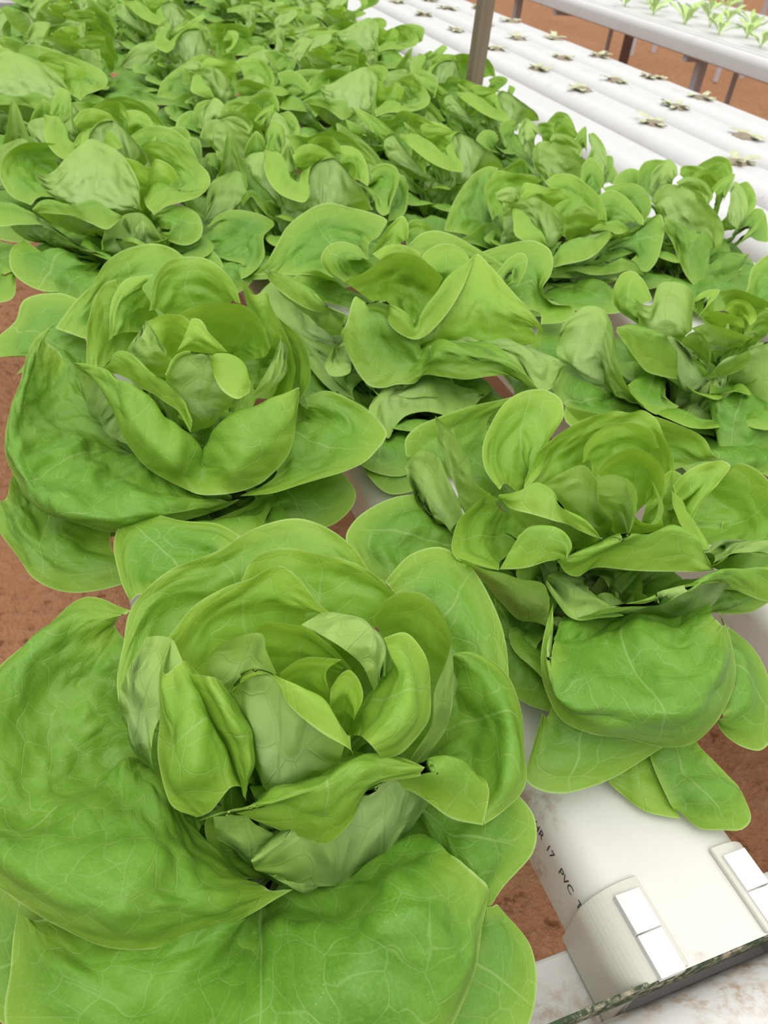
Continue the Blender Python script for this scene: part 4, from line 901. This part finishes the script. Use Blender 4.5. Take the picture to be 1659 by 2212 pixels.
  (0.6,0.1,1,[[(-4,13,8),(5,7,8),(14,0,8)],[(-6,61,45),(15,38,45),(42,36,45),(70,37,50)],[(-78,24,73),(-49,-10,60),(-36,-21,55),(-2,-11,60),(27,-14,50),(52,-45,45)],[(-110,26,112),(-103,23,115),(-94,18,115),(-84,7,113),(-74,3,113),(-59,-3,108),(-47,-13,100),(-32,-21,88),(-25,-23,80),(-14,-25,93),(5,-24,100),(23,-22,105),(59,-14,105)],[(-113,23,110),(-105,14,100),(-97,5,90),(-85,-4,78),(-71,-9,74),(-51,-12,70),(-32,-17,69),(-14,-20,70),(0,-23,72),(14,-25,79),(31,-24,86),(57,-26,88)]]),
  (0.25,0.08,3,[[(-10,9,8),(1,8,8),(12,6,8)],[(-3,52,50),(7,50,50),(17,48,50)],[(-55,51,90),(-49,38,90),(-34,32,90),(-23,24,93)],[(-64,68,120),(-63,55,120),(-56,51,120),(-46,61,128),(-34,71,134),(-23,69,136),(-13,62,136),(-12,50,134),(-25,27,126),(-38,5,115)]]),
  (0.6,0.1,0,[[(-9,10,8),(2,8,8),(12,6,8)],[(7,82,50),(19,86,50),(30,91,50)],[(-35,118,80),(-36,104,90),(-26,103,90)],[(-41,130,85),(-33,143,100),(-20,151,110),(-11,146,113),(-6,135,110),(-9,114,105),(-12,100,100)]]),
  (0.2,0.08,0,[[(-5,13,8),(4,7,8),(14,1,8)],[(22,47,90),(31,52,90),(41,57,90)],[(-16,34,120),(2,45,123),(19,51,125)],[(-8,49,120),(7,55,127),(23,57,130),(32,56,130),(24,48,127),(-7,28,124),(-33,10,118)]]),
  (0.6,0.1,0,[[(0,14,8),(6,5,8),(13,-4,8)],[(89,76,70),(101,74,70),(113,71,70)],[(67,73,100),(94,76,100),(105,57,100)],[(54,78,115),(66,72,120),(78,64,120),(89,52,118),(103,43,113)]]),
  (0.1,0.08,0,[[(2,13,8),(7,4,8),(12,-6,8)],[(49,30,90),(54,29,90),(59,28,90)],[(14,14,123),(31,20,123),(31,11,120)],[(-2,11,130),(9,16,135),(22,19,136),(29,13,135),(29,1,133),(24,-10,129),(14,-15,125)]]),
  (0.1,0.08,0,[[(-3,13,8),(5,6,8),(14,-1,8)],[(32,46,90),(38,45,90),(47,43,90)],[(-9,21,115),(3,19,115),(17,9,113)],[(-16,21,125),(-8,13,128),(3,5,128),(15,-3,125),(13,-11,120)]]),
  (0.2,0.08,3,[[(1,14,8),(7,4,8),(13,-5,8)],[(45,37,60),(54,35,60),(68,36,60)],[(-16,-5,95),(6,-3,95),(29,-4,95)],[(-36,7,115),(-28,1,122),(-19,-11,125),(-4,-21,122),(9,-28,118)]]),
  (0.3,0.08,3,[[(-4,13,8),(5,6,8),(14,-1,8)],[(28,45,50),(31,39,50),(35,35,50)],[(-19,20,85),(-12,10,80),(-12,-7,75)],[(-44,8,100),(-38,4,113),(-29,0,113),(-25,-11,108),(-23,-16,100),(-25,-22,88)]]),
  (0.5,0.1,0,[[(2,13,8),(7,4,8),(12,-6,8)],[(85,49,60),(90,48,60),(97,46,60)],[(43,1,105),(62,10,105),(80,14,105)],[(13,-13,115),(30,1,120),(50,9,123),(78,16,120)]]),
  (1,0.1,1,[[(7,11,8),(8,0,8),(9,-11,8)],[(35,9,35),(47,1,35),(63,-2,35)],[(-9,-18,65),(-3,-36,63),(4,-53,58),(12,-57,58),(27,-74,50)],[(-21,-35,55),(-27,-67,48),(-15,-85,45),(18,-90,40)],[(-18,-43,43),(-27,-66,34),(-35,-87,28),(-25,-100,24),(-10,-108,22),(18,-103,24)]]),
  (1,0.1,0,[[(-4,13,8),(-8,3,8),(-11,-8,8)],[(-55,36,30),(-59,20,30),(-62,9,30)],[(-117,29,45),(-126,12,40),(-116,-1,35)],[(-122,65,50),(-125,83,52),(-143,62,46),(-158,38,40),(-149,14,30),(-142,-1,28),(-117,-8,26),(-85,-7,28)]]),
  (1,0.1,0,[[(0,14,8),(6,5,8),(13,-4,8)],[(18,21,30),(26,20,30),(33,18,30)],[(-5,-5,40),(-22,-24,37),(-8,-32,35)],[(-27,-17,45),(-48,-28,36),(-55,-33,32),(-35,-44,26),(-17,-56,26)]]),
 ]},
 (2, 1): {"base": (52.1, -0.3), "leaves": [
  (0.85,0.1,0,[[(-11,8,8),(0,8,8),(11,8,8)],[(-10,32,45),(-2,46,50),(14,68,50)],[(-64,50,60),(-35,87,75),(3,131,85),(30,158,93)],[(-87,56,65),(-74,77,80),(-53,104,90),(-24,136,100),(7,167,106),(33,179,108),(45,172,107)]]),
  (0.9,0.1,0,[[(-13,3,8),(-3,7,8),(7,11,8)],[(-15,7,40),(-5,17,40),(2,21,40)],[(-39,28,50),(-20,41,53),(-16,29,53)],[(-72,41,55),(-55,41,63),(-33,54,70),(-14,51,73),(-20,18,70)]]),
  (0.45,0.1,0,[[(-6,12,8),(4,7,8),(13,2,8)],[(13,37,70),(30,59,70),(45,70,70)],[(-22,32,90),(-6,74,100),(21,95,105),(57,92,105)],[(-47,3,95),(-39,40,108),(-27,70,116),(-7,95,122),(13,111,124),(27,100,124),(47,96,123),(69,81,120)]]),
  (0.8,0.08,0,[[(-5,13,8),(4,7,8),(14,1,8)],[(76,133,60),(81,132,60),(86,132,60)],[(70,171,95),(93,184,95),(89,162,95)],[(49,165,108),(73,179,114),(93,188,116),(87,161,112),(82,142,106)]]),
  (0.25,0.08,3,[[(1,-14,8),(7,-4,8),(12,6,8)],[(10,-12,55),(20,-18,55),(39,-10,55)],[(-34,-3,105),(-2,-15,98),(13,-51,85),(36,-41,90)],[(-37,2,120),(-22,-8,122),(5,-6,126),(14,-23,124),(23,-54,118)]]),
  (0.4,0.08,1,[[(-8,-11,8),(2,-8,8),(13,-4,8)],[(-2,-19,50),(6,-20,50),(15,-21,50)],[(-35,-1,90),(-35,-17,78),(-22,-24,75),(11,-28,70)],[(-32,-16,118),(-21,-25,116),(-16,-57,108),(-13,-77,98),(-11,-84,93)],[(-32,-15,117),(-40,-39,108),(-47,-63,100),(-30,-72,93),(-10,-83,92)]]),
  (0.1,0.05,3,[[(-12,7,8),(-1,8,8),(10,9,8)],[(-9,31,90),(-2,30,90),(5,29,90)],[(-42,5,120),(-25,7,118),(-12,6,118)],[(-45,12,127),(-31,18,130),(-18,17,132),(-12,8,130),(-18,-9,126)]]),
  (0.15,0.08,0,[[(2,13,8),(7,4,8),(12,-6,8)],[(19,17,90),(30,15,90),(42,14,90)],[(-13,-6,123),(18,6,120),(50,6,113)],[(-13,2,130),(5,23,136),(19,16,135),(35,6,133),(54,9,131),(61,-3,123)]]),
  (0.45,0.1,0,[[(4,13,8),(8,3,8),(11,-8,8)],[(69,32,70),(81,30,70),(86,18,70)],[(77,62,108),(109,66,108),(118,27,100),(109,-6,93)],[(67,74,120),(91,87,125),(115,84,125),(122,61,122),(128,31,115),(123,0,107),(114,-23,98)]]),
  (0.2,0.05,3,[[(8,11,8),(8,0,8),(8,-11,8)],[(76,-2,65),(80,-2,65),(87,-3,65)],[(64,-21,98),(84,-12,98),(95,-19,96)],[(50,-31,108),(68,-10,114),(88,-3,114),(98,-17,109),(93,-30,104)]]),
  (0.4,0.08,0,[[(7,12,8),(8,1,8),(9,-10,8)],[(77,15,50),(81,8,50),(90,7,50)],[(49,-29,85),(78,-21,85),(109,-19,85)],[(40,-30,108),(61,-29,112),(80,-34,108),(101,-40,102)]]),
  (0.6,0.06,1,[[(9,10,8),(8,-1,8),(7,-12,8)],[(88,-9,50),(100,-10,50),(107,-11,50)],[(104,-18,70),(128,-15,70),(155,-12,70)],[(76,-42,95),(100,-36,100),(124,-33,100),(142,-41,93)],[(82,-43,92),(103,-42,93),(118,-47,89),(144,-39,91)]]),
  (0.75,0.1,0,[[(5,13,8),(8,2,8),(10,-9,8)],[(113,33,50),(126,32,50),(131,19,50)],[(143,28,88),(166,32,88),(182,16,80)],[(144,51,106),(172,61,110),(190,52,106),(197,32,98),(198,8,89),(190,-7,84)]]),
  (0.9,0.1,0,[[(4,13,8),(8,2,8),(11,-8,8)],[(139,54,50),(152,52,50),(157,40,50)],[(201,91,80),(235,95,80),(237,64,70)],[(189,105,98),(225,112,102),(255,110,100),(264,90,92),(252,61,82),(222,29,73)]]),
  (0.9,0.08,0,[[(0,14,8),(7,4,8),(13,-5,8)],[(128,91,55),(133,90,55),(138,90,55)],[(171,122,93),(194,142,95),(190,116,92)],[(161,127,105),(188,168,112),(215,188,116),(217,165,112),(206,131,105),(190,105,98)]]),
  (1,0.08,0,[[(12,7,8),(7,-3,8),(3,-13,8)],[(69,-25,40),(77,-31,40),(86,-38,40)],[(130,-17,60),(156,-20,60),(172,-27,53)],[(155,-14,75),(199,1,83),(240,21,87),(236,5,80),(205,-39,65),(175,-70,53),(156,-79,48),(150,-49,50)]]),
  (0.65,0.08,1,[[(1,-14,8),(7,-4,8),(13,5,8)],[(41,-31,40),(52,-33,40),(63,-34,40)],[(20,-69,55),(44,-68,55),(76,-62,55)],[(-4,-90,83),(16,-66,90),(48,-54,93),(84,-46,93),(118,-39,90)],[(-7,-100,72),(17,-96,74),(53,-86,74),(89,-63,80),(119,-38,88)]]),
  (0.9,0.08,1,[[(-3,-13,8),(5,-6,8),(13,2,8)],[(29,-57,30),(51,-60,30),(87,-60,30)],[(19,-68,40),(50,-68,40),(102,-70,40),(139,-71,40)],[(13,-73,55),(39,-76,63),(61,-73,66),(89,-79,65),(115,-71,68),(130,-79,63),(140,-94,53)],[(13,-76,50),(39,-79,56),(67,-86,52),(101,-86,52),(123,-84,54),(141,-94,50)]]),
  (1,0.08,0,[[(-10,-9,8),(1,-8,8),(12,-7,8)],[(-3,-74,25),(10,-76,25),(22,-78,25)],[(13,-66,35),(41,-75,35),(70,-74,35)],[(4,-74,35),(14,-71,37),(33,-81,34),(65,-73,35),(105,-66,40)]]),
 ]},
 (3, 1): {"base": (79.3, 0.1), "leaves": [
  (0.25,0.08,3,[[(-14,0,8),(-4,-7,8),(5,-13,8)],[(-33,-36,40),(-33,-48,40),(-29,-56,40)],[(-22,34,80),(-18,7,80),(11,-13,70),(7,-50,60)],[(-55,20,105),(-39,36,112),(-18,44,120),(-4,35,122),(6,18,120),(9,-8,116),(14,-27,110),(17,-48,100),(12,-66,90),(0,-83,75)]]),
  (0.8,0.1,1,[[(-11,-8,8),(0,-8,8),(11,-8,8)],[(-31,-52,30),(-5,-56,30),(40,-50,30)],[(-40,-2,88),(-34,-23,88),(-13,-39,80),(-6,-57,73),(-4,-72,63),(-11,-83,55),(2,-82,57),(25,-76,60),(61,-77,60)],[(-45,-10,84),(-35,-27,77),(-31,-53,68),(-29,-78,57),(-20,-96,48),(-6,-102,48),(23,-93,49),(62,-76,59)],[(-45,-14,76),(-41,-34,64),(-43,-59,50),(-46,-88,38),(-42,-104,33),(-18,-110,30),(7,-112,30),(37,-98,34),(61,-75,46),(65,-74,57)]]),
  (0.8,0.1,0,[[(-5,13,8),(4,7,8),(14,1,8)],[(62,111,50),(77,120,50),(91,129,50)],[(35,153,75),(65,181,83),(93,196,85)],[(17,150,85),(39,182,97),(65,204,104),(87,208,106),(103,205,105)]]),
  (0.4,0.08,3,[[(-5,13,8),(4,7,8),(14,1,8)],[(53,103,60),(68,112,60),(83,121,60)],[(0,84,95),(39,118,100),(52,112,100)],[(-13,80,100),(8,113,112),(37,137,120),(63,148,123),(67,136,120),(51,104,114)]]),
  (0.9,0.08,0,[[(-6,12,8),(3,7,8),(13,2,8)],[(62,139,40),(67,139,40),(73,138,40)],[(48,209,60),(70,227,63),(70,213,62)],[(23,218,65),(42,237,73),(72,247,80),(80,233,80),(70,209,74)]]),
  (0.7,0.08,0,[[(-3,13,8),(5,6,8),(14,-1,8)],[(100,120,60),(106,119,60),(112,118,60)],[(84,126,100),(109,135,100),(115,124,100)],[(64,116,110),(86,140,115),(105,140,116),(122,133,115)]]),
  (0.8,0.1,0,[[(-2,13,8),(6,5,8),(13,-3,8)],[(117,118,60),(125,117,60),(133,117,60)],[(153,160,95),(197,181,95),(194,151,90)],[(124,152,110),(160,172,115),(197,187,116),(215,181,111),(209,160,103),(187,130,95)]]),
  (0.4,0.08,0,[[(-1,14,8),(6,5,8),(13,-3,8)],[(100,91,70),(108,90,70),(116,89,70)],[(66,74,110),(96,88,110),(102,69,106)],[(45,70,120),(75,86,125),(94,87,126),(102,75,123),(97,54,116)]]),
  (0.05,0.05,3,[[(-1,14,8),(6,5,8),(13,-3,8)],[(53,55,70),(63,54,70),(73,54,70)],[(4,33,115),(29,32,110),(34,14,108)],[(-15,28,128),(10,38,132),(27,28,132),(31,9,127),(27,-8,120),(4,-26,113)]]),
  (0.4,0.06,0,[[(2,13,8),(7,4,8),(12,-6,8)],[(93,52,70),(97,51,70),(103,51,70)],[(68,30,105),(78,33,107),(86,33,105)],[(57,30,118),(93,55,123),(127,68,126),(102,43,116),(63,8,105)]]),
  (0.2,0.06,3,[[(4,13,8),(8,3,8),(11,-8,8)],[(86,32,50),(92,31,50),(96,31,50)],[(62,-10,93),(67,-20,80),(73,-24,75)],[(88,28,118),(114,48,120),(121,36,113),(114,11,102),(100,-11,92),(76,-29,83)]]),
  (0.7,0.06,0,[[(3,13,8),(7,3,8),(12,-7,8)],[(117,57,50),(123,56,50),(127,56,50)],[(156,68,90),(161,59,86),(137,33,82)],[(149,75,108),(170,81,108),(175,67,100),(165,44,91),(148,26,84),(126,14,79)]]),
  (0.75,0.08,0,[[(8,11,8),(8,0,8),(8,-11,8)],[(64,-2,40),(69,-3,40),(75,-3,40)],[(81,-16,60),(111,0,66),(130,7,68)],[(66,-28,70),(112,4,78),(162,35,83),(174,33,80),(155,12,72),(122,-11,63),(95,-24,60)]]),
  (0.9,0.08,0,[[(8,11,8),(8,0,8),(8,-11,8)],[(88,-1,35),(94,-2,35),(98,-2,35)],[(160,33,50),(170,32,50),(143,8,48)],[(190,57,65),(206,59,68),(200,40,60),(184,16,52),(166,-5,45),(153,5,46)]]),
  (1,0.06,0,[[(-14,-1,8),(-4,-7,8),(5,-13,8)],[(-44,-58,25),(-38,-59,25),(-40,-66,25)],[(-33,-23,33),(-32,-35,33),(-38,-55,30)],[(-30,1,40),(-20,-5,42),(-16,-23,37),(-23,-45,30),(-46,-74,24)]]),
 ]},
}


def filler(seed, wide, zf=.52):
    """the low and inner leaves of a head that mostly stay behind the ones in front."""
    rng = np.random.default_rng(seed)
    out = []
    for n, k, f in ((7, .02, (wide, wide, zf * .95)), (5, .3, (.74, .74, zf)), (6, .62, (.62, .62, zf)), (5, .95, (.85, .85, zf))):
        a0 = rng.uniform(0, 6.28)
        for j in range(n):
            cs = [c * np.array(f) for c in generic_leaf(rng, k, a0 + j * 6.283 / n)]
            out.append((leaf_mesh(cs, 20, 16, rng, ruffle=.2, rnd=.45), 1.0 - .6 * k))
    return out


ROWS = [
    [None, None, None, (-1.0, 30.5), (-1.0, 62.4)] + [(0.5, 62.4 + 31 * i) for i in range(1, 9)],
    [None, None, None, (21.6, 36.3), (24.0, 70.8)] + [(23, 70.8 + 31 * i) for i in range(1, 9)],
    [None, None, (51.4, 25.7), (50.3, 55.1), (50.4, 87.2)] + [(50, 87.2 + 31 * i) for i in range(1, 8)],
    [(73.5, -46.0), None, (71.3, 22.1), (74.3, 54.9), (73.3, 82.4)] + [(72, 82.4 + 31 * i) for i in range(1, 9)],
]
ROWN = ['soil-edge row', 'second row from the soil edge', 'third row from the soil edge', 'row along the emptied gutters']
NTH = ['first', 'second', 'third', 'fourth', 'fifth', 'sixth', 'seventh', 'eighth', 'ninth', 'tenth', 'eleventh', 'twelfth', 'thirteenth', 'fourteenth']
NAMED = {
    (0, 0): 'largest butterhead lettuce, huge outer leaves hanging over the soil beside the printed gutter',
    (1, 0): 'butterhead lettuce on the printed gutter, one broad leaf drooping towards the end clips',
    (0, 1): 'butterhead lettuce with a folded V-shaped front leaf, second along the open red soil',
    (1, 1): 'butterhead lettuce with a pointed upright leaf, second along the printed gutter',
    (2, 0): 'loose butterhead lettuce with an upright tongue-shaped leaf, first in the third row',
    (0, 2): 'butterhead lettuce with a pale bulging front leaf, third along the open soil',
    (1, 2): 'butterhead lettuce with a narrow spear-like side leaf, third along the printed gutter',
    (2, 1): 'butterhead lettuce with a ruffled small heart, second in the third row',
    (3, 1): 'butterhead lettuce with a closed pale front leaf against the emptied gutters',
}
prng = random.Random(5)
PROTO = {}
for key, hd in HERO.items():
    q = []
    nu, nv = (90, 70) if key in ((0, 0), (1, 0), (0, 1)) else (48, 38)
    for j, (tone, ruf, lip, cs) in enumerate(hd['leaves']):
        rng = np.random.default_rng(1000 * key[0] + 100 * key[1] + j)
        q.append((leaf_mesh([np.array(c, float) / 10 for c in cs], nu, nv, rng, ruffle=ruf, lip=lip), tone))
    PROTO[key] = q + filler(50 + 10 * key[0] + key[1], *((.74, .38) if key[0] + key[1] < 2 else (.98, .36) if key == (1, 1) else (1.12, .5)))
FAR = [(1, 1), (2, 0), (0, 2), (1, 2), (2, 1), (3, 1)]
for r, row in enumerate(ROWS):
    for i, xy in enumerate(row):
        hero = (r, i) in HERO
        x, y = HERO[(r, i)]['base'] if hero else xy
        p = plant((x, y, 0), NAMED.get((r, i), 'butterhead lettuce, %s in the %s' % (NTH[i], ROWN[r])), 'butterhead lettuces on the bench')
        rot = 0.0 if hero else prng.uniform(-.55, .55)
        sc = 1.0 if hero else prng.uniform(.92, 1.05)
        for me, tone in PROTO[(r, i) if hero else FAR[(i * 5 + r * 2 + prng.randrange(2)) % 6]]:
            o = link('leaf', me, p, tone=tone)
            o.rotation_euler = (0, 0, rot); o.scale = (sc, sc, sc)

# ------------------------------------------------------------ a small dark fly resting on a leaf rim of the largest head
FLYM = flat_material('fly_black', (0.012, 0.012, 0.014), 0.45)
fly = thing('fly', (7.66, -73.30, 10.95), 'tiny dark fly resting on the rolled rim of the largest lettuce', 'insect')
for nm, at, rad in (('abdomen', (-.10, 0, .07), (.14, .06, .05)), ('thorax', (.05, 0, .09), (.07, .06, .06)), ('head', (.14, 0, .08), (.045, .055, .045)), ('wing', (-.10, .05, .13), (.17, .05, .008)), ('wing', (-.10, -.05, .13), (.17, .05, .008))):
    bm = bmesh.new(); bmesh.ops.create_icosphere(bm, subdivisions=2, radius=1.0)
    for v in bm.verts:
        v.co = Vector((at[0] + v.co.x * rad[0], at[1] + v.co.y * rad[1], at[2] + v.co.z * rad[2])) * CM
    me = bpy.data.meshes.new(nm); bm.to_mesh(me); bm.free(); me.materials.append(FLYM)
    link(nm, me, fly)
fly.rotation_euler = (0, 0, -1.2)
